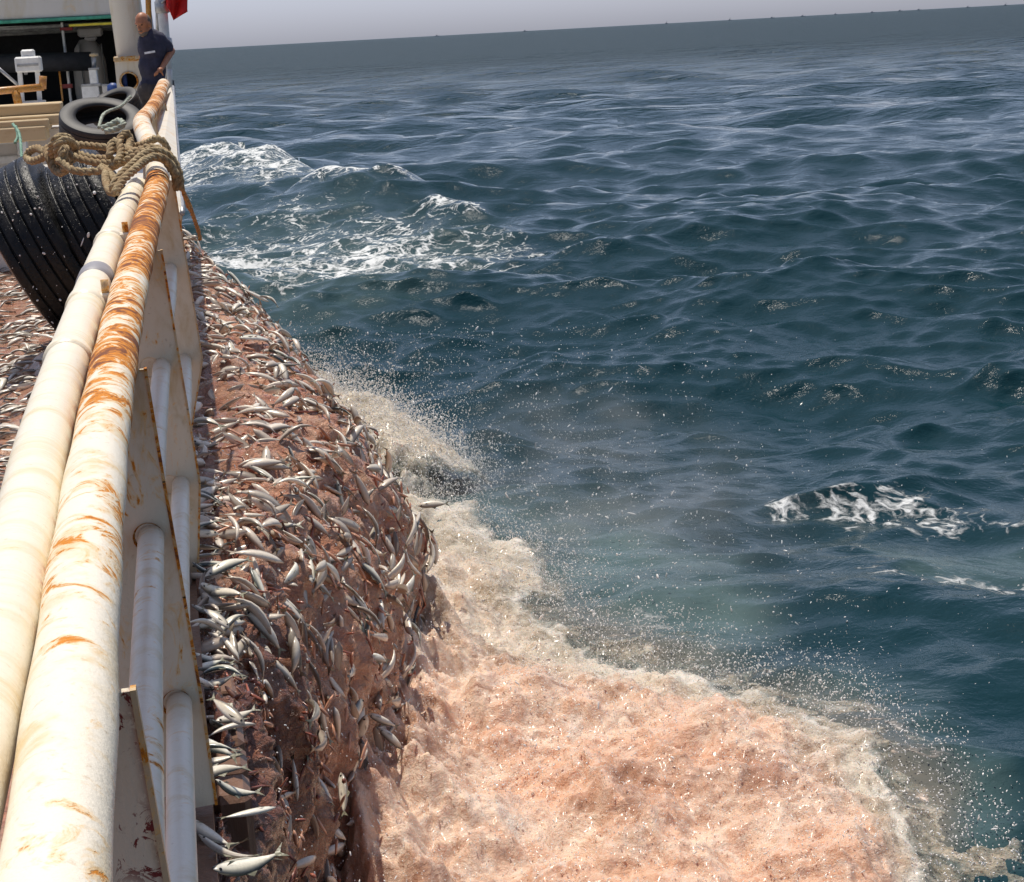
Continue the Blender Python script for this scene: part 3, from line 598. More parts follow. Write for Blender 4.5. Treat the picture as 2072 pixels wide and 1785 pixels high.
# white capstan frame
cp = empty('capstan_stand', at(58, 213, 21.5), 'white steel stand with a boxy head in front of the dark bay', 'stand')
bx('head_block', M['white'], 28, 116, 84, 145, 21.5, 0.35, cp, 0.02); bx('top_cap', M['white'], 41, 101, 70, 117, 21.55, 0.22, cp, 0.02)
bx('head_groove', M['grey'], 34, 131, 78, 133, 21.488, 0.02, cp, 0.002)
for (x0, x1, dx) in ((36, 44, 6), (71, 80, 6)):
    a = at((x0+x1)/2, 145, 21.6); c = at((x0+x1)/2+dx, 214, 21.6); b = MB(); d = c-a
    b.box((a+c)/2, (0.055, 0.09, d.length), rot=Vector((0, 0, 1)).rotation_difference(d).to_matrix(), bev=0.005); b.build('leg', M['white'], cp)
bx('foot_plate', M['house'], 40, 207, 90, 214, 21.4, 0.4, cp); bx('head_fitting', M['galv'], 48, 145, 55, 151, 21.6, 0.1, cp, 0.003)
# orange rusted rail
ob = empty('rusty_rail', at(30, 215, 20.6), 'low orange rusted guard rail before the white stand', 'rail')
MB().tube([at(-80, 186, 20.6), at(0, 184, 20.6), at(88, 176, 20.6)], 0.045, 10).build('top_bar', M['rustbar'], ob)
MB().tube([at(86, 180, 20.6), at(87, 154, 20.6)], 0.045, 10).build('upright', M['rustbar'], ob)
MB().tube([at(31, 183, 20.6), at(40, 222, 20.6)], 0.05, 10).build('upright', M['rustbar'], ob)
MB().tube([at(-12, 130, 21.4), at(36, 172, 21.4)], 0.02, 8).build('brace', M['galv'], ob)
# boxes on the bay sill
for (x0, y0, x1, y1, m, lb) in ((179, 140, 199, 172, 'white', 'tall white box standing on the grey box in the bay'), (164, 173, 203, 204, 'white', 'squat pale box on the sill near the winch'), (206, 173, 226, 202, 'house', 'brownish box on the sill beside the mast base')):
    r0 = empty('equipment_box', at((x0+x1)/2, y1, HY-0.3), lb, 'box'); bx('casing', M[m], x0, y0, x1, y1, HY-0.35, 0.3, r0, 0.015); bx('lid', M['grey'], x0-1, y0-2, x1+1, y0+1, HY-0.36, 0.32, r0, 0.003)
r0 = empty('valve', at(190, 140, HY-0.3), 'small brass coloured valve above the tall white box', 'valve')
MB().tube([at(190, 140, HY-0.2), at(190, 112, HY-0.2)], 0.03, 8).build('stem', M['galv'], r0); MB().lathe(at(190, 112, HY-0.2), (0, 0, 1), [(0.01, -.02), (0.06, -.01), (0.06, .02), (0.01, .03)], 12).build('wheel', M['wood'], r0)
r0 = empty('blue_canister', at(229, 192, HY-0.6), 'dark blue canister tucked beside the mast base', 'canister')
MB().lathe(at(229, 186, HY-0.6), (0.1, 0, 1), [(0.001, -.12), (.075, -.12), (.08, .08), (.03, .12), (.001, .12)], 16).build('can_body', M['blue'], r0)
# hatch / fish box with boards at the far left
hb = empty('fish_hatch', at(60, 330, 18), 'grey steel hatch with weathered cream boards on top, left of the tyres', 'hatch')
bx('hatch_side', M['house'], -120, 288, 52, 440, 18.0, 1.2, hb); bx('hatch_side', M['house'], 52, 262, 138, 330, 17.6, 0.8, hb)
for i, (y0, y1, xe, dd) in enumerate(((222, 229, 124, 0.0), (246, 252, 134, -0.25), (254, 262, 100, -0.4), (268, 284, 95, -0.45))):
    bx('board', M['wood'], -120, y0, xe, y1, 17.4+dd, 0.5, hb, 0.01)
for i in range(6): bx('upright_board', M['house'] if i % 2 else M['wood'], -50+i*28, 230, -50+i*28+22, 246, 17.5, 0.1, hb, 0.005)
bx('side_lip', M['white'], -120, 284, 50, 289, 17.7, 0.35, hb); bx('side_lip', M['white'], -120, 325, 45, 329, 17.93, 0.1, hb)

# ------------------------------------------------------------------ mast, base box, pole, flag
ms = empty('mast', at(270, 200, 20.5), 'thick cream mast rising from a rust edged box with a round porthole', 'mast')
a = at(270, 122, 20.7); top = a+Vector((-0.10, 0.0, 2.6)); MB().lathe(a, top-a, [(0.19, 0), (0.185, 1.2), (0.18, 2.6)], 28).build('mast_tube', M['mast'], ms)
c0 = at(231, 118, 20.3); c1 = at(292, 118, 20.3); c2 = at(296, 208, 20.3); c3 = at(240, 208, 20.3)
def plate_with_hole(P4, ctr, rad, depth, n=32):
    # quad outline resampled to n points about the hole
    out = []; cs = [Vector(p) for p in P4]
    for k in range(n):
        t = k/n*4; i = int(t); out.append(cs[i].lerp(cs[(i+1) % 4], t-i))
    out.sort(key=lambda p: math.atan2(p.z-ctr.z, p.x-ctr.x)); inn = []
    for p in out:
        a_ = math.atan2(p.z-ctr.z, p.x-ctr.x); inn.append(Vector((ctr.x+rad*math.cos(a_), ctr.y, ctr.z+rad*math.sin(a_))))
    vs = out+inn+[p+Vector((0, depth, 0)) for p in out]+[p+Vector((0, 0.03, 0)) for p in inn]; fs = []
    for k in range(n):
        k2 = (k+1) % n; fs += [(k, k2, n+k2, n+k), (k, 2*n+k, 2*n+k2, k2), (n+k, n+k2, 3*n+k2, 3*n+k)]
    return MB().add(vs, fs, False)
hc = at(261, 164, 20.3); plate_with_hole([c0, c1, c2, c3], hc, 0.095, 0.7).build('base_box', M['mast'], ms)
MB().box((hc.x, 20.62, hc.z), (0.26, 0.02, 0.26)).build('porthole_back', M['dark'], ms)
bx('base_rim', M['edge'], 229, 115, 294, 122, 20.27, 0.8, ms, 0.01); MB().lathe(hc+Vector((0, -0.008, 0)), (0, -1, 0), [(0.09, 0), (0.112, 0.006), (0.112, -0.006)], 28).build('porthole_ring', M['edge'], ms)
MB().tube([hc+Vector((-0.05, 0.1, -0.1)), hc+Vector((-0.05, 0.1, 0.12))], 0.03, 10).build('porthole_pipe', M['blue'], ms)
MB().tube([at(300, 0, 20.4)+Vector((0, 0, 1.6)), at(300, 0, 20.4), at(303, 95, 20.4)], 0.035, 10).build('rusty_downpipe', M['rustbar'], ms)
MB().tube([at(291, -60, 20.5), at(308, 60, 20.45), at(312, 110, 20.4)], 0.022, 8).build('conduit', M['galv'], ms)
pw = empty('white_pole', at(340, 175, 19.7), 'slim white upright pole with clamped couplings beside the standing man', 'pole')
P_ = [at(324, -60, 19.7), at(327, 0, 19.7), at(331, 50, 19.7), at(336, 110, 19.7), at(340, 178, 19.7)]
MB().tube(P_, 0.058, 16).build('pole_shaft', M['white'], pw)
for (y, r_, hh, m) in ((14, 0.085, 0.12, 'galv'), (88, 0.085, 0.11, 'galv'), (178, 0.075, 0.16, 'rubber')):
    c = at(327+(y)*0.078, y, 19.7); MB().lathe(c, (0, 0, 1), [(0.04, -hh/2-.02), (r_, -hh/2), (r_, hh/2), (0.04, hh/2+.02)], 18).build('coupling', M[m], pw)
MB().tube([at(318, -40, 19.9), at(319, 80, 19.9)], 0.022, 8).build('guide_rod', M['galv'], pw)
MB().tube([at(343, 140, 19.6), at(344, 180, 19.6)], 0.03, 8).build('guide_rod', M['white'], pw)
fl = empty('red_flag', at(350, 10, 19.6), 'bright red furled flag hanging from the white pole against the sky', 'flag')
n_, m_ = 16, 14; vs = []; fs = []
o1, o2, o3, o4 = at(328, -30, 19.6), at(380, -30, 19.6), at(379, 24, 19.6), at(351, 41, 19.6)
for i in range(n_+1):
    for j in range(m_+1):
        u_, v_ = i/n_, j/m_; tp = o1.lerp(o2, u_); bt = at(336, 6, 19.6).lerp(o4, min(1, u_*1.6)) if u_ < 0.625 else o4.lerp(o3, (u_-0.625)/0.375)
        p = tp.lerp(bt, v_); vs.append(p+Vector((0, 0.05*math.sin(u_*9+v_*2.5)+0.02*math.sin(u_*21), 0)))
for i in range(n_):
    for j in range(m_): k = i*(m_+1)+j; fs.append((k, k+m_+1, k+m_+2, k+1))
fo = MB().add(vs, fs).build('cloth', M['red'], fl); sm_ = fo.modifiers.new('s', 'SOLIDIFY'); sm_.thickness = 0.012
MB().tube([at(326, 6, 19.6), at(338, -4, 19.6)], 0.012, 6).build('halyard', M['galv'], fl)

# ------------------------------------------------------------------ the man at the rail
def person():
    Y = 19.0; g = lambda x, y, dy=0.0: at(x, y, Y+dy)
    feet_z = 2.66
    root = empty('person', Vector((-0.13, Y, feet_z)), 'bald bearded man in navy t-shirt standing with hand on hip, looking down over the rail', 'person')
    b = MB()
    def cap(p, q, r1, r2, n=10, k=6):
        p = Vector(p); q = Vector(q); b.tube([p.lerp(q, i/k) for i in range(k+1)], [r1+(r2-r1)*i/k for i in range(k+1)], n); b.ell(p, (r1,)*3, nu=10, nv=6); b.ell(q, (r2,)*3, nu=10, nv=6)
    hd = g(290, 48); look = Vector((-0.52, -0.80, -0.30)).normalized()
    zx = look; side = Vector((0, 0, 1)).cross(zx).normalized(); up = zx.cross(side); R = Matrix((side, zx, up)).transposed()
    b.ell(hd+up*0.02, (0.076, 0.095, 0.105), R, 20, 14); b.ell(hd+zx*0.035-up*0.06, (0.055, 0.062, 0.07), R, 16, 10)
    b.ell(hd+zx*0.055-up*0.105, (0.034, 0.034, 0.03), R)                                    # chin
    b.ell(hd+zx*0.103-up*0.022, (0.013, 0.022, 0.026), R); b.ell(hd+zx*0.094+up*0.002, (0.010, 0.014, 0.03), R)   # nose
    b.ell(hd+zx*0.083+up*0.030, (0.055, 0.018, 0.012), R)                                    # brow
    b.ell(hd+zx*0.092-up*0.066, (0.026, 0.012, 0.007), R); b.ell(hd+zx*0.089-up*0.078, (0.022, 0.012, 0.007), R)   # lips
    for s_ in (-1, 1): b.ell(hd+side*0.078*s_-zx*0.004-up*0.015, (0.010, 0.020, 0.034), R)
    neck = g(303, 72, 0.06); cap(hd-zx*0.02-up*0.05, neck, 0.052, 0.060)
    ch = g(307, 96, 0.05); be = g(308, 140, 0.05); hp = g(308, 182, 0.02)
    shL = g(322, 80, 0.04); shR = g(296, 84, 0.16)
    b.ell(ch, (0.145, 0.11, 0.19)); b.ell(be, (0.135, 0.11, 0.2)); b.ell(hp, (0.145, 0.11, 0.14))
    cap(shL, shR, 0.065, 0.06)
    elL = g(347, 103, 0.16); wrL = g(327, 139, -0.12); cap(shL, elL, 0.052, 0.041); cap(elL, wrL, 0.043, 0.027)
    hand = g(321, 144, -0.16); b.ell((wrL+hand)/2, (0.034, 0.045, 0.030)); 
    for k in range(4):
        f0 = hand+Vector((-0.012*k+0.016, -0.01, 0.014-0.006*k)); f1 = f0+Vector((-0.026, -0.018, -0.024)); f2 = f1+Vector((-0.006, 0.022, -0.026+0.003*abs(k-1.5)))
        cap(f0, f1, 0.0105, 0.0098, 8, 2); cap(f1, f2, 0.0098, 0.0085, 8, 2)
    cap(wrL+Vector((-0.01, 0.01, -0.02)), wrL+Vector((0.01, 0.04, -0.075)), 0.013, 0.0095, 8, 3)
    elR = g(288, 112, 0.2); wrR = g(292, 150, 0.14); cap(shR, elR, 0.052, 0.041); cap(elR, wrR, 0.041, 0.028)
    b.ell(wrR+Vector((0.0, -0.01, -0.06)), (0.03, 0.04, 0.05))
    for k in range(4): cap(wrR+Vector((0.0, -0.03+0.018*k, -0.09)), wrR+Vector((0.02, -0.03+0.018*k, -0.15+0.008*abs(k-1))), 0.010, 0.0085, 8, 3)
    for s_, dx in ((-1, -0.09), (1, 0.09)):
        hj = Vector((hp.x+dx, hp.y, hp.z-0.05)); kn = Vector((hj.x+0.01*s_, hj.y-0.02, feet_z+0.48)); an = Vector((kn.x, kn.y+0.03, feet_z+0.08))
        cap(hj, kn, 0.085, 0.058); cap(kn, an, 0.056, 0.04); b.ell(an+Vector((0, -0.06, -0.045)), (0.045, 0.12, 0.035))
    body = b.build('body', M['skin'], root); rm = body.modifiers.new('r', 'REMESH'); rm.mode = 'VOXEL'; rm.voxel_size = 0.0085; rm.use_smooth_shade = True
    s2 = body.modifiers.new('sm', 'SMOOTH'); s2.iterations = 2; s2.factor = 0.5
    b.v, b.f, b.sm = [], [], []
    b.ell(ch, (0.160, 0.125, 0.205), nu=20, nv=12); b.ell(be, (0.150, 0.125, 0.21), nu=20, nv=12); b.ell(g(309, 178, 0.02), (0.158, 0.125, 0.13), nu=20, nv=12); cap(shL, shR, 0.088, 0.080)
    cap(shL, shL.lerp(elL, 0.62), 0.080, 0.072); cap(shR, shR.lerp(elR, 0.62), 0.070, 0.066); b.ell(neck+Vector((0.0, 0, -0.055)), (0.085, 0.08, 0.045))
    sh = b.build('t_shirt', M['shirt'], root); rm = sh.modifiers.new('r', 'REMESH'); rm.mode = 'VOXEL'; rm.voxel_size = 0.0125; rm.use_smooth_shade = True
    s2 = sh.modifiers.new('sm', 'SMOOTH'); s2.iterations = 6; s2.factor = 0.5
    tx = bpy.data.textures.new('folds', 'CLOUDS'); tx.noise_scale = 0.13; dm = sh.modifiers.new('d', 'DISPLACE'); dm.texture = tx; dm.strength = 0.035; dm.mid_level = 0.5
    b.v, b.f, b.sm = [], [], []
    b.ell(hp+Vector((0, 0, -0.02)), (0.172, 0.135, 0.15), nu=18, nv=10)
    for s_, dx in ((-1, -0.09), (1, 0.09)):
        hj = Vector((hp.x+dx, hp.y, hp.z-0.06)); kn = Vector((hj.x+0.01*s_, hj.y-0.02, feet_z+0.48)); an = Vector((kn.x, kn.y+0.03, feet_z+0.1)); cap(hj, kn, 0.098, 0.075); cap(kn, an, 0.075, 0.062)
    tr = b.build('trousers', M['trousers'], root); rm = tr.modifiers.new('r', 'REMESH'); rm.mode = 'VOXEL'; rm.voxel_size = 0.014; rm.use_smooth_shade = True
    b.v, b.f, b.sm = [], [], []
    b.ell(hd+up*0.018-zx*0.018, (0.080, 0.088, 0.090), R, 20, 12); h = b.build('cropped_hair', M['hair'], root)
    b.v, b.f, b.sm = [], [], []
    b.ell(hd+zx*0.042-up*0.088, (0.054, 0.056, 0.046), R, 16, 10); b.ell(hd+zx*0.095-up*0.054, (0.028, 0.012, 0.007), R); b.build('beard', M['hair'], root)
    for s_ in (-1, 1): MB().ell(hd+zx*0.082+side*0.030*s_+up*0.012, (0.015, 0.010, 0.008), R, 10, 6).build('eye', M['eye'], root)
    cc = g(303, 106, -0.13); MB().box(cc, (0.12, 0.006, 0.022), rot=Matrix.Rotation(-0.12, 3, 'Y') @ Matrix.Rotation(-0.25, 3, 'Z')).build('chest_print', M['print'], root)
    bp = [(-0.045, 'a'), (-0.018, 'b')]
person()

# ------------------------------------------------------------------ fish
def fish_mesh(name, bend, nseg=11, nr=9, L=0.18, simple=False):
    xs = np.linspace(0, 0.86, nseg); prof = [(0.0, .10), (0.05, .48), (0.14, .80), (0.3, 1.0), (0.45, .98), (0.6, .80), (0.72, .55), (0.80, .30), (0.86, .17)]
    hp = np.interp(xs, [p[0] for p in prof], [p[1] for p in prof]); vs = []; fs = []; col = []
    def cen(t): return (t*L-L*0.45, bend*L*math.sin(t*math.pi*0.9+0.2)*0.5+bend*L*0.35*t*t, 0)
    for i, t in enumerate(xs):
        c = cen(t); d = cen(t+0.01); a = math.atan2(d[1]-c[1], d[0]-c[0]); nx, ny = -math.sin(a), math.cos(a)
        for k in range(nr):
            th = 2*math.pi*(k+0.5)/nr-math.pi/2; w = math.cos(th)*0.052*L*hp[i]; h = math.sin(th)*0.108*L*hp[i]*(1.0 if math.sin(th) > 0 else 1.12)
            vs.append((c[0]+nx*w, c[1]+ny*w, h)); s_ = math.sin(th)
            if s_ > 0.72: cc = (0.022, 0.045, 0.05)
            elif s_ > 0.42: cc = (0.12, 0.17, 0.15)
            elif s_ > 0.1: cc = (0.70, 0.67, 0.54)
            else: cc = (0.90, 0.86, 0.74)
            if t < 0.12: cc = tuple(q*0.65+0.04 for q in cc)
            col.append(cc)
    for i in range(nseg-1):
        for k in range(nr): fs.append((i*nr+k, i*nr+(k+1) % nr, (i+1)*nr+(k+1) % nr, (i+1)*nr+k))
    fs.append(tuple(range(nr-1, -1, -1))); fs.append(tuple((nseg-1)*nr+k for k in range(nr)))
    e = cen(0.85); e2 = cen(1.0); e3 = cen(0.92); w = 0.0014
    tail_v = [(e[0], e[1]+w, .018*L), (e[0], e[1]+w, -.018*L), (e2[0], e2[1], .105*L), (e3[0], e3[1]+w, 0), (e2[0], e2[1], -.11*L), (e[0], e[1]-w, .018*L), (e[0], e[1]-w, -.018*L), (e3[0], e3[1]-w, 0)]
    tail_f = [(0, 2, 3), (0, 3, 1), (1, 3, 4), (5, 7, 2), (5, 6, 7), (6, 4, 7)]
    f0, f1, f2 = cen(.42), cen(.5), cen(.58)
    dors_v = [(f0[0], f0[1]+w, .10*L), (f1[0], f1[1], .155*L), (f2[0], f2[1]+w, .085*L), (f0[0], f0[1]-w, .10*L), (f2[0], f2[1]-w, .085*L)]
    dors_f = [(0, 1, 2), (3, 4, 1), (0, 3, 1), (1, 4, 2)]
    ev = []
    if simple:
        o = len(vs); vs = vs+tail_v; fs = fs+[tuple(q+o for q in f) for f in tail_f]; col += [(0.16, 0.15, 0.10)]*len(tail_v)
    def mk(nm, v, f, mat, c=None):
        me = bpy.data.meshes.new(nm); me.from_pydata(v, [], f); me.materials.append(mat); me.polygons.foreach_set('use_smooth', [nm.startswith('fish')]*len(f))
        if c:
            a = me.color_attributes.new('fc', 'FLOAT_COLOR', 'POINT'); a.data.foreach_set('color', np.array([(*q, 1) for q in c], np.float32).ravel())
        me.update(); return me
    out = [mk('fish_body', vs, fs, M['fish'], col)]
    if not simple:
        out.append(mk('tail_fin', tail_v, tail_f, M['fin'])); out.append(mk('dorsal_fin', dors_v, dors_f, M['fin']))
        h = cen(0.085)
        for s_ in (-1, 1):
            b = MB(); b.ell((h[0], h[1]+s_*0.0054*L/0.18*1.0, 0.012*L), (.0042, .0022, .0042), nu=8, nv=5)
            me = bpy.data.meshes.new('eye'); me.from_pydata(b.v, [], b.f); me.materials.append(M['eye']); out.append(me)
        p0, p1, p2 = cen(.19), cen(.19), cen(.33)
        for sg in (1, -1): out.append(mk('pectoral_fin', [(p0[0], p0[1]+.009*sg, -.02*L), (p2[0], p2[1]+.015*sg, -.06*L), (p1[0]+.012, p1[1]+.010*sg, -.065*L)], [(0, 1, 2)], M['fin']))
    return out
BENDS = [-0.45, -0.2, 0.0, 0.12, 0.28, 0.55]
PROTO = [fish_mesh('f', b) for b in BENDS]; PROTO_S = [fish_mesh('f', b, 7, 6, simple=True)[0] for b in BENDS]
NF = [0]
def proj(p):
    q = np.array(p)-EYE; w = q @ _f; return CX+F*(q @ _r)/w, CY-F*(q @ _u)/w
TAKEN = {}
def describe(o, k, s, where):
    m = o.matrix_world; a = proj(m @ Vector((-0.08, 0, 0))); b_ = proj(m @ Vector((0.08, 0, 0))); an = math.degrees(math.atan2(-(a[1]-b_[1]), a[0]-b_[0])) % 360
    dr = ('right', 'up right', 'up', 'up left', 'left', 'down left', 'down', 'down right')[int((an+22.5)//45) % 8]
    vd = Vector([float(q) for q in _f]); bk = (m.to_3x3() @ Vector((0, 0, 1))).normalized().dot(-vd)
    lk = 'dark back' if bk > 0.45 else 'pale belly' if bk < -0.45 else 'silver flank'
    sz = 'small' if s < 1.0 else 'large' if s > 1.25 else 'medium'; bd = 'curled' if abs(BENDS[k]) > 0.4 else 'bent' if abs(BENDS[k]) > 0.15 else 'straight'
    return '%s %s fish, %s, head %s, %s' % (sz, bd, lk, dr, where)
def put_fish(p, d, nrm, roll=0.0, s=1.0, label='', group=None, parts=True, kind=None):
    """d: direction of the head->tail axis, nrm: up side of the place it lies on; roll 0 shows the flank"""
    k = kind if kind is not None else random.randrange(len(BENDS))
    x = Vector(d).normalized(); n = (Vector(nrm)-x*Vector(nrm).dot(x)).normalized(); z = x.cross(n)   # y = n (flank up)
    q = Quaternion(x, roll); y = q @ n; z = x.cross(y)
    R = Matrix((x, y, z)).transposed().to_4x4()
    o = bpy.data.objects.new('fish', PROTO[k][0]); COL.objects.link(o); o.matrix_world = Matrix.Translation(p) @ R @ Matrix.Scale(s, 4)
    if label.startswith('@'): label = describe(o, k, s, label[1:])
    tag(o, label, 'fish', group)
    if parts:
        for nm, me in zip(('tail_fin', 'dorsal_fin', 'eye', 'eye', 'pectoral_fin', 'pectoral_fin'), PROTO[k][1:]):
            c = bpy.data.objects.new(nm, me); COL.objects.link(c); c.parent = o
    NF[0] += 1; return o

# ---- the cascade of fish and slurry over the side
YK = [3.6, 4.4, 5.0, 5.6, 6.2, 6.8, 7.4, 8.2, 9.2, 10.5, 12, 14, 16, 18, 19.5]
RK = [0.04, 0.13, 0.23, 0.36, 0.53, 0.76, 1.02, 1.25, 1.64, 1.48, 1.27, 1.18, 0.82, 0.36, 0.04]
PK = [3.38]*15
Z0 = [1.86, 1.88, 1.90, 1.93, 1.97, 2.0, 2.0, 2.0, 2.0, 2.0, 2.0, 2.0, 2.02, 2.04, 2.04]
def casc(Y, s):                      # s 0 at the gunwale, 1 at the sea
    R_ = np.interp(Y, YK, RK); p = np.interp(Y, YK, PK); z0 = np.interp(Y, YK, Z0)
    th = s*math.pi/2; xr = np.sin(th)**(0.9); zr = (1-np.clip(xr, 0, 1)**p)
    zr = np.clip(zr, 0, 1)**0.8; t = np.clip((s-0.5)/0.5, 0, 1); x = HX+R_*xr*(1-0.37*t*t*(3-2*t)); z = z0*zr-0.1*s**6
    return x, Y+0.07*np.sin(th)**2, z
def casc_lump(Y, s):
    return (0.17*fbm(Y*1.7, s*3.0, 4, 31)+0.08*fbm(Y*6.5+1.5*s, s*9, 3, 37)+0.045*ridged(Y*13+3*s, s*10, 4, 41)-0.03)*np.clip(s*6+0.25, 0, 1)
def casc_pt(Y, s):
    Y = float(Y); s = float(s); e = 0.02
    def P(a, b): x, y, z = casc(np.float64(a), np.float64(np.clip(b, 0, 1))); return Vector((float(x), float(y), float(z)))
    p = P(Y, s); du = P(Y+e, s)-P(Y-e, s); dv = P(Y, min(s+e, 1))-P(Y, max(s-e, 0)); n = dv.cross(du)
    n = n.normalized() if n.length > 1e-9 else Vector((0, -0.3, 1))
    if n.z < 0 and n.x < 0: n = -n
    return p+n*float(casc_lump(np.float64(Y), np.float64(s))), n, du.normalized(), dv.normalized()
def make_cascade():
    yy = [3.7]
    while yy[-1] < 19.5: yy.append(yy[-1]+max(0.014, yy[-1]*0.0024))
    yy = np.array(yy); ss = np.linspace(0, 1, 240); Yg, Sg = np.meshgrid(yy, ss, indexing='ij')
    X, Y, Z = casc(Yg, Sg)
    gx = np.stack([np.gradient(A, axis=0) for A in (X, Y, Z)], -1); gs = np.stack([np.gradient(A, axis=1) for A in (X, Y, Z)], -1)
    n = np.cross(gs, gx); n /= np.linalg.norm(n, axis=-1, keepdims=True)+1e-9
    d = casc_lump(Yg, Sg)
    o = grid_mesh('fish_slurry', X+n[..., 0]*d, Y+n[..., 1]*d, Z+n[..., 2]*d, M['slurry'], dict(shaded=np.clip(sstep(0.64, 0.86, Sg+0.10*fbm(Yg*2, Sg*5, 3, 77))*sstep(11, 8, Yg)+sstep(6.9, 5.6, Yg+0.4*fbm(Yg, Sg*4, 3, 78))+0.6*sstep(0.16, 0.05, Sg), 0, 1)))  # painted shade mask: below the lit bulge, at the near end, along the hull
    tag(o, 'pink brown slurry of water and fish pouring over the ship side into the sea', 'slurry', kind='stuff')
make_cascade()
# slurry lying on the deck inboard of the rail
gx_, gy_ = np.meshgrid(np.linspace(-3.4, -0.14, 150), np.concatenate([np.linspace(4, 12, 200), np.linspace(12.1, 19.5, 110)]), indexing='ij')
hz = 2.01+0.05*fbm(gx_*1.6, gy_*1.2, 3, 51)+0.02*fbm(gx_*7, gy_*6, 3, 52)+0.28*np.exp(-((gx_+0.75)/0.35)**2-((gy_-10.2)/0.9)**2)
deck_h = lambda x, y: float(2.01+0.05*fbm(np.float64(x*1.6), np.float64(y*1.2), 3, 51)+0.28*math.exp(-((x+0.75)/0.35)**2-((y-10.2)/0.9)**2))
tag(grid_mesh('deck_slurry', gx_, gy_, hz, M['slurry'], dict(shaded=gx_*0)), 'pinkish fish slurry covering the deck left of the white pipe', 'slurry', kind='stuff')

# ---- the fish that can be told apart (about 290), placed on what carries them
GRP_C, GRP_D, GRP_H = 'fish sliding over the ship side', 'fish lying on the deck', 'fish jutting out under the rail'
used = []
def seen(p, lst=used, r=0.06):
    for q in lst:
        if (q-p).length < r: return False
    lst.append(p); return True
# named individuals in the photograph, by their own place on the slurry
def along_view(x, y):               # where the line of sight through (x, y) meets the cascade
    best = None; d = Vector(ray(x, y)); d.normalize()
    for Y in np.arange(4.2, 19, 0.05):
        p = at(x, y, Y); R_ = float(np.interp(Y, YK, RK)); pw = float(np.interp(Y, YK, PK)); z0 = float(np.interp(Y, YK, Z0))
        t = min(1, max(0, (p.x-HX)/R_)); zz = z0*(1-t**pw)**(0.8)
        if p.x-HX > R_: zz = 0
        if p.z <= zz and p.x >= HX-0.02: return Y, math.asin(min(1, t**(1/0.9)))*2/math.pi
    return None
HERO = [  # x, y of head and tail in the photograph, label
 ((490, 935), (582, 942), 'bright silver fish lying level, first below the dark gap at the hull'), ((515, 1052), (606, 1054), 'bright silver fish lying level above the upright pair'),
 ((688, 975), (716, 1050), 'long dark backed fish pointing down right, upper middle of the slide'), ((652, 1085), (665, 1020), 'silver fish standing upright in the middle of the slide'),
 ((628, 1085), (640, 1160), 'plump silver fish hanging nose up, left of centre on the slide'), ((715, 1130), (768, 1200), 'bright fish slanting down right below the slide centre'),
 ((560, 1200), (608, 1232), 'short bright fish slanting down right on the lower slide'), ((800, 1060), (812, 1020), 'white bellied fish near the right edge of the slide'),
 ((655, 1415), (680, 1490), 'greenish fish hanging head up over the dark lower fall'), ((650, 1325), (682, 1268), 'pale fish leaning right just above the dark hollow'),
 ((500, 1232), (560, 1310), 'dark slim fish leaning right over the brown water near the hull'), ((588, 905), (605, 945), 'silver fish leaning left above the middle of the slide'),
 ((590, 968), (635, 965), 'small pale fish lying level in the upper middle of the slide'), ((600, 985), (625, 1030), 'slim fish slanting right above the upright silver one'),
 ((720, 1200), (748, 1250), 'grey backed fish slanting right beneath the bright one'), ((560, 1130), (620, 1115), 'dull green fish half sunk left of the hanging plump one'),
 ((390, 860), (462, 858), 'pale gold fish lying level against the hull edge'), ((395, 890), (480, 905), 'dark fish lying level just below the gold one at the hull'),
 ((560, 860), (622, 905), 'thin dark fish curved to the right above the pair of level fish'), ((690, 1045), (706, 1000), 'dark fish pointing up beside the long dark backed one'),
 ((750, 1440), (800, 1462), 'white fish lying nearly level over the dark lower fall'), ((770, 1470), (812, 1512), 'white fish slanting down right at the foot of the fall'),
 ((590, 1535), (620, 1520), 'small white bellied fish deep in the brown fall'), ((725, 1500), (718, 1560), 'greenish upright fish at the foot of the fall'),
 ((655, 760), (632, 800), 'silver fish pointing down left near the outer edge of the upper slide'), ((455, 700), (470, 745), 'silver fish hanging down in the upper slide near the hull'),
 ((490, 745), (505, 790), 'grey backed fish pointing down in the upper slide'), ((400, 640), (430, 665), 'fish slanting right high on the slide by the hull'),
 ((640, 1130), (700, 1128), 'pale fish lying level right of the hanging plump one'), ((730, 1020), (760, 990), 'thin fish slanting up on the outer half of the slide'),
]
for (x0, y0), (x1, y1), lb in HERO:
    hit = along_view((x0+x1)/2, (y0+y1)/2)
    if hit is None: continue
    Y, s = hit; p, n, du, dv = casc_pt(Y, s)
    a = at(x0, y0, Y); b_ = at(x1, y1, Y); d = (b_-a); L = d.length
    vd = Vector((float(_f[0]), float(_f[1]), float(_f[2]))); n2 = (n*0.7-vd*0.6).normalized()
    pc = (a+b_)/2-vd*0.07; sc_ = min(1.7, max(0.8, L/0.15))
    put_fish(pc, d, n2, random.uniform(-0.5, 0.5), sc_, lb, GRP_C, kind=random.choice((1, 2, 3, 4))); seen(pc)
def zone(Y, s):
    v = 'far end' if Y > 12.5 else 'far half' if Y > 10 else 'middle' if Y > 7.8 else 'near bulge'
    h = 'by the hull' if s < 0.28 else 'at its crown' if s < 0.6 else 'at its outer side'
    return 'slide '+v+' '+h
cnt = 0; tries = 0
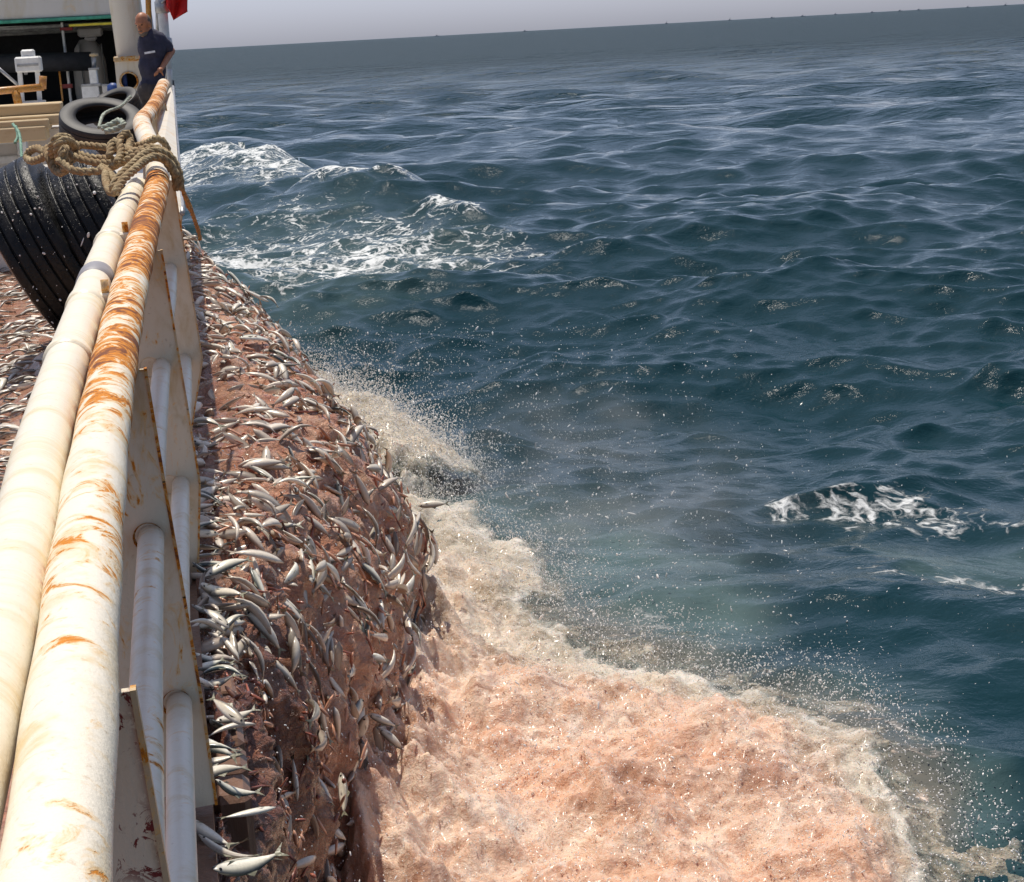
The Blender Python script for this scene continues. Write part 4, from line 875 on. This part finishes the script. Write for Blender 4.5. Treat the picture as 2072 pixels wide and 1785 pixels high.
while cnt < 175 and tries < 9000:
    tries += 1
    Y = 5.6+9.6*random.random()**1.5; s = random.betavariate(1.25, 1.3)*0.93
    if Y < 6.4 and random.random() < 0.6: continue
    p, n, du, dv = casc_pt(Y, s)
    if not seen(p, r=0.085): continue
    a = random.uniform(0, 2*math.pi) if random.random() < 0.8 else random.gauss(0.9, 0.5)
    d = du*math.cos(a)*-1+dv*math.sin(a); fl_ = random.uniform(0.0, 0.35)
    o = put_fish(p+n*(random.uniform(0.004, 0.034) if random.random() < 0.85 else random.uniform(0.03, 0.12)), (d+n*random.uniform(-1.6*fl_, 1.6*fl_)), n, random.gauss(0, 0.7), random.uniform(1.0, 1.45)*(1.18 if Y > 8 else 1.0),
             '@'+zone(Y, s), GRP_C)
    cnt += 1
# fish lying on the ledge under the near rail, tails outboard
nh = 0
for i in range(52):
    Y = 3.55+0.078*i+random.uniform(-.02, .02); k = i % 3
    lay = random.uniform(0.0, 0.10); d = Vector((random.uniform(0.6, 1), random.gauss(-0.1, 0.5), random.uniform(-0.4, 0.25)))
    if random.random() < 0.12: d = -d
    p = Vector((HX+random.uniform(-0.03, 0.10)+(0.04 if Y > 5.5 else 0), Y, 1.955+lay+random.uniform(-.03, .03)))
    place = 'under rail nearest camera' if Y < 4.4 else 'under rail past second stanchion' if Y < 5.4 else 'under rail before third stanchion' if Y < 6.4 else 'under rail past third stanchion'
    put_fish(p, d, (0, 0.05, 1), random.gauss(0.2, 0.6), random.uniform(0.85, 1.2), '@'+place, GRP_H); nh += 1
# on the deck
cnt = 0; tries = 0; du_ = []
while cnt < 62 and tries < 4000:
    tries += 1
    Y = 7.6+random.random()**1.4*7; x = (-0.42-random.random()*(0.30+0.055*Y))
    p = Vector((x, Y, deck_h(x, Y)+0.012))
    if not seen(p, du_, 0.1): continue
    a = random.gauss(0.0, 0.45) if random.random() < 0.8 else random.uniform(0, 3)
    d = Vector((math.cos(a), math.sin(a), random.uniform(-.08, .12)))*random.choice((-1, 1))
    zt = 'heaped at foot of tyres' if (9.2 < Y < 11.4 and x > -1.2) else 'on deck beyond tyre foot' if Y >= 11.4 else 'on deck beside white pipe'
    put_fish(p, d, (0, 0, 1), random.gauss(0, 0.5), random.uniform(0.85, 1.2), '@'+zt, GRP_D); cnt += 1
# loose ones on and over the foam
for (x0, y0), (x1, y1), Y, lb, k in (((885, 1305), (884, 1380), 9.3, 'dark slim fish leaping upright over the pink foam right of the fall', 0), ((845, 1024), (905, 1020), 10.0, 'yellowish fish flying level off the outer edge of the slide', 3),
        ((975, 1706), (1015, 1712), 8.3, 'small dark fish floating in the pink foam near the bottom edge', 2), ((1462, 1766), (1485, 1755), 8.1, 'small brown fish in the foam at the bottom, far from the hull', 3), ((832, 1345), (805, 1318), 8.8, 'dark fish falling just left of the leaping one', 4)):
    a, b_ = at(x0, y0, Y), at(x1, y1, Y); put_fish((a+b_)/2, b_-a, (0.1, -0.8, 0.5), 0.9 if 'dark' in lb else 0.0, max(0.6, (b_-a).length/0.17), lb, None, kind=k)
by_label = {}
for o in COL.objects:
    if o.get('category') == 'fish': by_label.setdefault(o['label'], []).append(o)
for lb, os_ in by_label.items():
    if len(os_) > 1:
        os_.sort(key=lambda o: proj(o.matrix_world.translation)[1]); n = len(os_)
        wd = {2: ['upper', 'lower'], 3: ['upper', 'middle', 'lower']}.get(n, ['topmost', 'second down', 'third down', 'fourth down', 'fifth down'][:n-1]+['lowest'])
        for o, w_ in zip(os_, wd): o['label'] = w_+' '+lb
# ---- the rest of the fish, too many and too small to tell apart
def fish_mass(name, label, n, fn):
    V, Fc, Cc = [], [], []; base = []
    for me in PROTO_S:
        v = np.zeros(len(me.vertices)*3, np.float32); me.vertices.foreach_get('co', v); c = np.zeros(len(me.vertices)*4, np.float32); me.color_attributes['fc'].data.foreach_get('color', c)
        base.append((v.reshape(-1, 3), [tuple(p.vertices) for p in me.polygons], c.reshape(-1, 4)))
    o = 0
    for i in range(n):
        r_ = fn(i)
        if r_ is None: continue
        p, d, nrm, roll, s = r_; v, f, c = base[random.randrange(len(base))]
        x = Vector(d).normalized(); n_ = (Vector(nrm)-x*Vector(nrm).dot(x)).normalized(); y = Quaternion(x, roll) @ n_; z = x.cross(y)
        R = np.array([x, y, z]); V.append(v*s @ R+np.array(p)); Fc += [tuple(q+o for q in t) for t in f]; tint = random.uniform(0.6, 1.15)
        cc = c.copy(); cc[:, :3] = cc[:, :3]*tint*(1-random.random()*0.3)+np.array([0.17, 0.08, 0.05])*random.random()*0.5; Cc.append(cc); o += len(v)
    V = np.concatenate(V); me = bpy.data.meshes.new(name); me.from_pydata(V.tolist(), [], Fc); me.polygons.foreach_set('use_smooth', [True]*len(Fc))
    a = me.color_attributes.new('fc', 'FLOAT_COLOR', 'POINT'); a.data.foreach_set('color', np.concatenate(Cc).ravel()); me.materials.append(M['fish']); me.update()
    ob_ = bpy.data.objects.new(name, me); COL.objects.link(ob_); tag(ob_, label, 'fish', kind='stuff')
def fm1(i):
    Y = 5.4+13.2*random.random()**1.15; s = random.random()**1.15*0.97
    if Y < 6.6 and random.random() < 0.5: return None
    p, n, du, dv = casc_pt(Y, s); a = random.uniform(0, 6.28); d = du*math.cos(a)+dv*math.sin(a)+n*random.gauss(0, .3)
    return p+n*random.uniform(-0.008, 0.03), d, n, random.gauss(0, 0.9), random.uniform(0.85, 1.4)
fish_mass('fish_mass', 'countless small fish mixed through the slurry going over the side', 2100, fm1)
def fm2(i):
    Y = 5.0+14.4*random.random(); x = -0.25-random.random()*(0.3+0.115*Y); a = random.gauss(0, 0.5)
    return Vector((x, Y, deck_h(x, Y)+random.uniform(-.01, .01))), Vector((math.cos(a), math.sin(a), random.uniform(-.1, .1))), (0, 0, 1), random.gauss(0, .7), random.uniform(.7, 1.1)
fish_mass('deck_fish_mass', 'countless fish spread over the far flooded deck', 3000, fm2)
# red brown clots and shreds
def clots():
    b = MB()
    for i in range(1300):
        Y = 5.0+12*random.random()**1.2; s = random.betavariate(1.6, 1.2); p, n, du, dv = casc_pt(Y, s); r_ = random.uniform(0.004, 0.015)
        d = (dv+du*random.gauss(0, .6)+n*random.gauss(0, .5)).normalized(); q = Vector((1, 0, 0)).rotation_difference(d).to_matrix()
        b.ell(p+n*abs(random.gauss(0, 0.03)), (r_*random.uniform(1.2, 5.5), r_*random.uniform(.5, 1), r_*0.6), q, 6, 4)
    o = b.build('slurry_shreds', M['slurry_plain']); tag(o, 'pinkish shreds and lumps of slurry flung off the fish slide', 'slurry', kind='stuff')
    b = MB()
    for i in range(800):
        Y = 4.6+12*random.random()**1.2; s = random.random()**0.8; p, n, du, dv = casc_pt(Y, s)
        p = p+n*random.uniform(-0.006, 0.008)
        if random.random() < 0.3 and s > 0.3: p = p+Vector((random.random()*0.12, 0, 0.05*random.random()))
        r_ = random.uniform(0.003, 0.011); q = Matrix.Rotation(random.uniform(0, 3), 3, 'X') @ Matrix.Rotation(random.uniform(0, 3), 3, 'Z')
        b.ell(p, (r_*random.uniform(1, 3.4), r_, r_*0.7), q, 6, 4)
    for i in range(150):            # stringy shreds hanging down the fall
        Y = 4.8+7*random.random()**1.3; s = random.uniform(0.1, 0.95); pts = []
        for k in range(6):
            p, n, du, dv = casc_pt(Y+0.05*math.sin(k+i), min(1, s+k*0.016)); pts.append(p+n*(0.012+0.01*math.sin(k*1.7+i)))
        b.tube(pts, [0.003, .006, .007, .006, .005, .002], 5)
    o = b.build('clots', M['clot']); tag(o, 'red brown clots and shreds scattered over the fish slide', 'clots', kind='stuff')
clots()
cd = empty('net_cord', casc_pt(8.2, 0.8)[0], 'thin dark cord trailing down the outer edge of the fish slide', 'cord')
pts = [casc_pt(Y, s)[0]+casc_pt(Y, s)[1]*0.045 for Y, s in ((13.6, .62), (12.8, .6), (12.0, .66), (11.2, .62), (10.4, .68), (9.8, .64), (9.2, .7), (8.7, .68), (8.2, .74), (7.8, .80))]
rope_mb(MB(), pts, 0.010, 0.03, 5).build('strand', plain('dark_cord', (0.02, 0.016, 0.014), 0.5), cd)

# ------------------------------------------------------------------ tinted foam where the fall meets the sea
def make_foam():
    ys = [4.6]
    while ys[-1] < 20: ys.append(ys[-1]+max(0.014, ys[-1]*ys[-1]*0.00018))
    ys = np.array(ys); us = np.linspace(-0.02, 1, 440); Yg, Ug = np.meshgrid(ys, us, indexing='ij'); X = 0.0+Ug*(0.56*Yg+0.6); Y = Yg
    q = fan(X, Y)
    main = fan_poly([(300, 1060), (860, 1075), (1000, 1120), (1090, 1190), (1100, 1250), (1060, 1300), (1200, 1385), (1270, 1430), (1420, 1440), (1540, 1475), (1620, 1545), (1750, 1620), (1790, 1700), (1830, 1800), (1900, 2000), (1950, 2600), (200, 2600)])
    back = fan_poly([(540, 745), (640, 772), (740, 822), (800, 848), (870, 900), (940, 950), (975, 1000), (900, 1010), (700, 1010)])
    halo = fan_poly([(900, 1075), (1120, 1160), (1190, 1230), (1140, 1300), (1290, 1370), (1560, 1420), (1700, 1430), (1780, 1500), (1850, 1600), (1960, 1700), (2060, 1790), (2150, 2000), (500, 2600), (500, 1100)])
    w = 55*fbm(X*1.4, Y*0.9, 5, 61)+26*ridged(X*4, Y*3, 3, 66)
    m = sstep(-45, 75, poly_sdf(q[0], q[1], main)+w); mb_ = sstep(-35, 60, poly_sdf(q[0], q[1], back)+w*0.8); mh = sstep(-60, 80, poly_sdf(q[0], q[1], halo)+w*1.4)
    me_ = sstep(-70, 260, poly_sdf(q[0], q[1], main)+2*w); mhe = sstep(-60, 200, poly_sdf(q[0], q[1], halo)+1.5*w)
    big = 0.5+0.8*fbm(X*0.9+0.3*fbm(X*2, Y*2, 2, 3), Y*0.7, 3, 71)+0.15*ridged(X*1.7, Y*1.3, 3, 72); med = 0.5+0.9*fbm(X*3.0, Y*2.4, 5, 73); sm = fbm(X*13, Y*11, 4, 75)
    hgt = me_*(0.02+0.26*big+0.12*med)+0.05*m*med+mb_*(0.22+0.40*big+0.16*med)*np.exp(-((X-1.5)/1.3)**2)+mhe*0.03*med
    hgt += 0.026*sm*np.maximum(m, mb_)
    xf = HX+0.63*np.interp(Y, YK, RK); hgt += 0.42*np.exp(-(np.abs(X-xf-0.05)/0.42)**2)*sstep(13, 10, Y)*sstep(4.8, 6.6, Y)*(0.35+0.9*med)     # heap at the foot of the fall
    all_ = np.maximum(np.maximum(m, mb_), mh*0.42)
    _, _, sz, _, _ = sea_surface(X, Y, np.full_like(X, 0.05))
    Z = sz*(1-0.3*all_)+hgt-0.10*(1-sstep(0.0, 0.30, all_))+0.006
    dx = 0.05*fbm(X*3, Y*3, 3, 81)*all_; dy = 0.05*fbm(X*3, Y*3, 3, 85)*all_
    pk = sstep(0.12, 0.95, me_*(0.55+0.5*fbm(X*0.8, Y*0.7, 3, 91)+0.5*np.clip(sstep(9.5, 6.5, Y), 0, 1)))*1.0
    pk = np.clip(pk*sstep(13.5, 10.5, Y+0.6*X), 0, 1)
    o = grid_mesh('foam_splash', X+dx, Y+dy, Z, M['foam'], dict(pink=pk, tur=all_, rim=np.clip(np.exp(-((m-0.55)/0.22)**2)+0.7*np.exp(-((mb_-0.5)/0.2)**2)*(Y > 11), 0, 1)))
    tag(o, 'peach and beige foam churned up where the fish fall hits the sea', 'foam', kind='stuff')
    return X, Y, Z, all_, m, mb_, mh
FX = make_foam()

# ---- droplets: real points, each an instance of one small droplet
def droplets():
    X, Y, Z, al, m, mb_, mh = FX; P = []; Rr = []
    flat = lambda A: A.ravel()
    def pick(wt, n):
        wt = wt.ravel(); wt = wt/wt.sum(); return RS.choice(len(wt), n, p=wt)
    area = (0.0018*Y)*(np.gradient(Y, axis=0))           # roughly equal area weight
    band = np.exp(-((al-0.30)/0.28)**2)*(al > 0.02)
    i = pick(area*band, 15000); h = np.abs(RS.normal(0, 0.09, len(i)))+0.01
    P.append(np.stack([flat(X)[i]+RS.normal(0, .06, len(i)), flat(Y)[i]+RS.normal(0, .10, len(i)), flat(Z)[i]+h], -1)); Rr.append(RS.uniform(.0014, .0048, len(i))*(1-np.clip(h, 0, .3)))
    i = pick(area*m, 24000); h = np.abs(RS.normal(0, 0.03, len(i)))
    P.append(np.stack([flat(X)[i], flat(Y)[i], flat(Z)[i]+h], -1)); Rr.append(RS.uniform(.001, .0034, len(i)))
    i = pick(area*mb_*(Y > 11), 9000); h = np.abs(RS.normal(0, 0.17, len(i)))
    P.append(np.stack([flat(X)[i]+RS.normal(.04, .12, len(i)), flat(Y)[i]+RS.normal(0, .2, len(i)), flat(Z)[i]+h*0.9], -1)); Rr.append(RS.uniform(.002, .006, len(i)))
    # spray thrown outboard, thinning with distance
    n = 75000; Yc = RS.uniform(7.0, 21, n); base = np.interp(Yc, YK, RK)+0.25; dist = RS.exponential(0.62, n)*(0.55+0.075*Yc)
    clump = fbm(Yc*1.3, dist*2.2, 4, 99); keep = clump > RS.uniform(-0.3, 0.55, n)
    x = base+dist; z = np.abs(RS.normal(0, 0.30, n))*np.exp(-dist*0.28)+0.02; z = z+0.12
    P.append(np.stack([x, Yc, z], -1)[keep]); Rr.append((RS.gamma(2.0, .00085, n)*(0.6+Yc/20))[keep])
    for c_, R_, w_, n_ in ((tA, 0.60, 0.37, 260), (tA+axA*0.41+Vector((0, 0, -0.13)), 0.58, 0.36, 200)):
        e1 = axA.cross(Vector((0, 0, 1))).normalized(); e2 = axA.cross(e1); qs = []
        for k in range(n_):
            a = random.uniform(0, 6.28); rr_ = R_+0.0005; q = c_+axA*random.uniform(-w_/2, w_/2)+(e1*math.cos(a)+e2*math.sin(a))*rr_; qs.append(tuple(q))
        P.append(np.array(qs)); Rr.append(RS.gamma(1.8, .0016, n_))
    # specks over the fall itself
    for k in range(1500):
        Yk = 4.8+random.random()*8; s = random.random(); p, nn, du, dv = casc_pt(Yk, s); q = p+nn*abs(random.gauss(0.03, 0.06)); P.append(np.array([[q.x, q.y, q.z]])); Rr.append(np.array([random.uniform(.0012, .0034)]))
    P = np.concatenate(P); Rr = np.concatenate(Rr)
    me = bpy.data.meshes.new('spray'); me.vertices.add(len(P)); me.vertices.foreach_set('co', P.astype(np.float32).ravel())
    st = 1+RS.gamma(1.2, 0.7, len(Rr)); sc3 = np.stack([Rr, Rr, Rr*st], -1).astype(np.float32); a = me.attributes.new('rad', 'FLOAT_VECTOR', 'POINT'); a.data.foreach_set('vector', sc3.ravel())
    rt = RS.normal(0, 0.6, (len(Rr), 3)).astype(np.float32); a2 = me.attributes.new('tumble', 'FLOAT_VECTOR', 'POINT'); a2.data.foreach_set('vector', rt.ravel()); me.update()
    o = bpy.data.objects.new('spray', me); COL.objects.link(o); tag(o, 'white droplets of spray thrown over the foam and dark water', 'spray', kind='stuff')
    g = bpy.data.node_groups.new('spray_nodes', 'GeometryNodeTree'); g.interface.new_socket('Geometry', in_out='INPUT', socket_type='NodeSocketGeometry'); g.interface.new_socket('Geometry', in_out='OUTPUT', socket_type='NodeSocketGeometry')
    gi = g.nodes.new('NodeGroupInput'); go = g.nodes.new('NodeGroupOutput'); ic = g.nodes.new('GeometryNodeMeshIcoSphere'); ic.inputs['Radius'].default_value = 1; ic.inputs['Subdivisions'].default_value = 2
    sm = g.nodes.new('GeometryNodeSetMaterial'); sm.inputs['Material'].default_value = M['drop']; ip = g.nodes.new('GeometryNodeInstanceOnPoints'); na = g.nodes.new('GeometryNodeInputNamedAttribute'); na.data_type = 'FLOAT_VECTOR'; na.inputs['Name'].default_value = 'rad'; nr = g.nodes.new('GeometryNodeInputNamedAttribute'); nr.data_type = 'FLOAT_VECTOR'; nr.inputs['Name'].default_value = 'tumble'; g.links.new(nr.outputs[0], ip.inputs['Rotation'])
    g.links.new(gi.outputs[0], ip.inputs['Points']); g.links.new(ic.outputs[0], sm.inputs[0]); g.links.new(sm.outputs[0], ip.inputs['Instance']); g.links.new(na.outputs[0], ip.inputs['Scale']); g.links.new(ip.outputs[0], go.inputs[0])
    md = o.modifiers.new('n', 'NODES'); md.node_group = g
droplets()

def mist():
    t = bpy.data.materials.new('spray_mist'); t.use_nodes = True; n = t.node_tree; n.nodes.clear(); o = n.nodes.new('ShaderNodeOutputMaterial'); v = n.nodes.new('ShaderNodeVolumePrincipled')
    v.inputs['Color'].default_value = (0.95, 0.95, 0.93, 1); v.inputs['Anisotropy'].default_value = 0.2
    tc = n.nodes.new('ShaderNodeTexCoord'); ln = n.nodes.new('ShaderNodeVectorMath'); ln.operation = 'LENGTH'; n.links.new(tc.outputs['Object'], ln.inputs[0])
    fo = n.nodes.new('ShaderNodeMapRange'); fo.interpolation_type = 'SMOOTHSTEP'; fo.inputs[1].default_value = 0.15; fo.inputs[2].default_value = 1.0; fo.inputs[3].default_value = 1; fo.inputs[4].default_value = 0; n.links.new(ln.outputs['Value'], fo.inputs[0])
    nz = n.nodes.new('ShaderNodeTexNoise'); nz.inputs['Scale'].default_value = 3.5; nz.inputs['Detail'].default_value = 3; n.links.new(tc.outputs['Object'], nz.inputs['Vector'])
    nr = n.nodes.new('ShaderNodeMapRange'); nr.inputs[1].default_value = 0.42; nr.inputs[2].default_value = 0.7; nr.inputs[3].default_value = 0.0; nr.inputs[4].default_value = 0.24; n.links.new(nz.outputs[0], nr.inputs[0])
    mu = n.nodes.new('ShaderNodeMath'); mu.operation = 'MULTIPLY'; n.links.new(fo.outputs[0], mu.inputs[0]); n.links.new(nr.outputs[0], mu.inputs[1]); n.links.new(mu.outputs[0], v.inputs['Density']); n.links.new(v.outputs[0], o.inputs['Volume'])
    b = MB(); b.ell((0, 0, 0), (1, 1, 1), nu=24, nv=14); ob_ = b.build('spray_mist', t); ob_.location = (3.0, 11.8, 0.45); ob_.scale = (1.9, 4.4, 0.85); ob_.rotation_euler = (0, 0, -0.12)
    tag(ob_, 'thin pale mist of spray hanging over the water beside the foam', 'mist', kind='stuff')
mist()
SC.cycles.volume_step_rate = 4.0; SC.cycles.volume_max_steps = 24; SC.cycles.volume_bounces = 0

# ------------------------------------------------------------------ boats on the horizon
BL = {885: ('faint fishing boat on the horizon, first to the right of the flag', 6), 1063: ('faint fishing boat on the horizon, second right of the flag', 7), 1349: ('tall masted boat on the horizon right of the picture middle', 12), 1477: ('boat with a tall mast, next right of the middle one on the horizon', 11),
      1563: ('low flat boat on the horizon between two masted ones', 6), 1625: ('low boat on the horizon, seventh from the right end', 7), 1691: ('small boat with short mast on the horizon, sixth from the right end', 8), 1766: ('low boat on the horizon, fifth from the right end', 7), 1822: ('long low boat on the horizon, fourth from the right end', 7),
      1860: ('long low boat on the horizon, third from the right end', 7), 1959: ('boat on the horizon, second from the right end', 8), 2035: ('boat with a mast at the far right end of the horizon', 11)}
bm_ = plain('far_boat_paint', (0.22, 0.26, 0.30), 0.7)
for x, (lb, hh) in BL.items():
    d = ray(x, 100-0.0542*(x-375)); d = d/np.hypot(d[0], d[1]); c = Vector((d[0]*8500, d[1]*8500, -0.5)); s_ = Vector((d[1], -d[0], 0))
    r0 = empty('fishing_boat', c, lb, 'boat', 'fishing boats on the horizon')
    Lh = 9 if hh > 7 else 13; rot = Matrix.Rotation(math.atan2(s_.y, s_.x), 3, 'Z')
    prof = [(-Lh, 2.6), (-Lh*0.92, 0), (Lh*0.8, 0), (Lh, 3.6), (Lh*0.5, 2.6)]
    MB().prism([c+s_*a+Vector((0, 0, b+1.5)) for a, b in prof], (-s_.y*5, s_.x*5, 0)).build('hull', bm_, r0)
    MB().box(c+s_*(-Lh*0.3)+Vector((0, 0, 6)), (Lh*0.5, 4, 4), rot=rot).build('wheelhouse', bm_, r0)
    MB().tube([c+s_*(Lh*0.1)+Vector((0, 0, 3)), c+s_*(Lh*0.1)+Vector((0, 0, 3+hh*1.2))], 0.9 if hh > 9 else 0.5, 6).build('mast', bm_, r0)
print('fish things', NF[0])
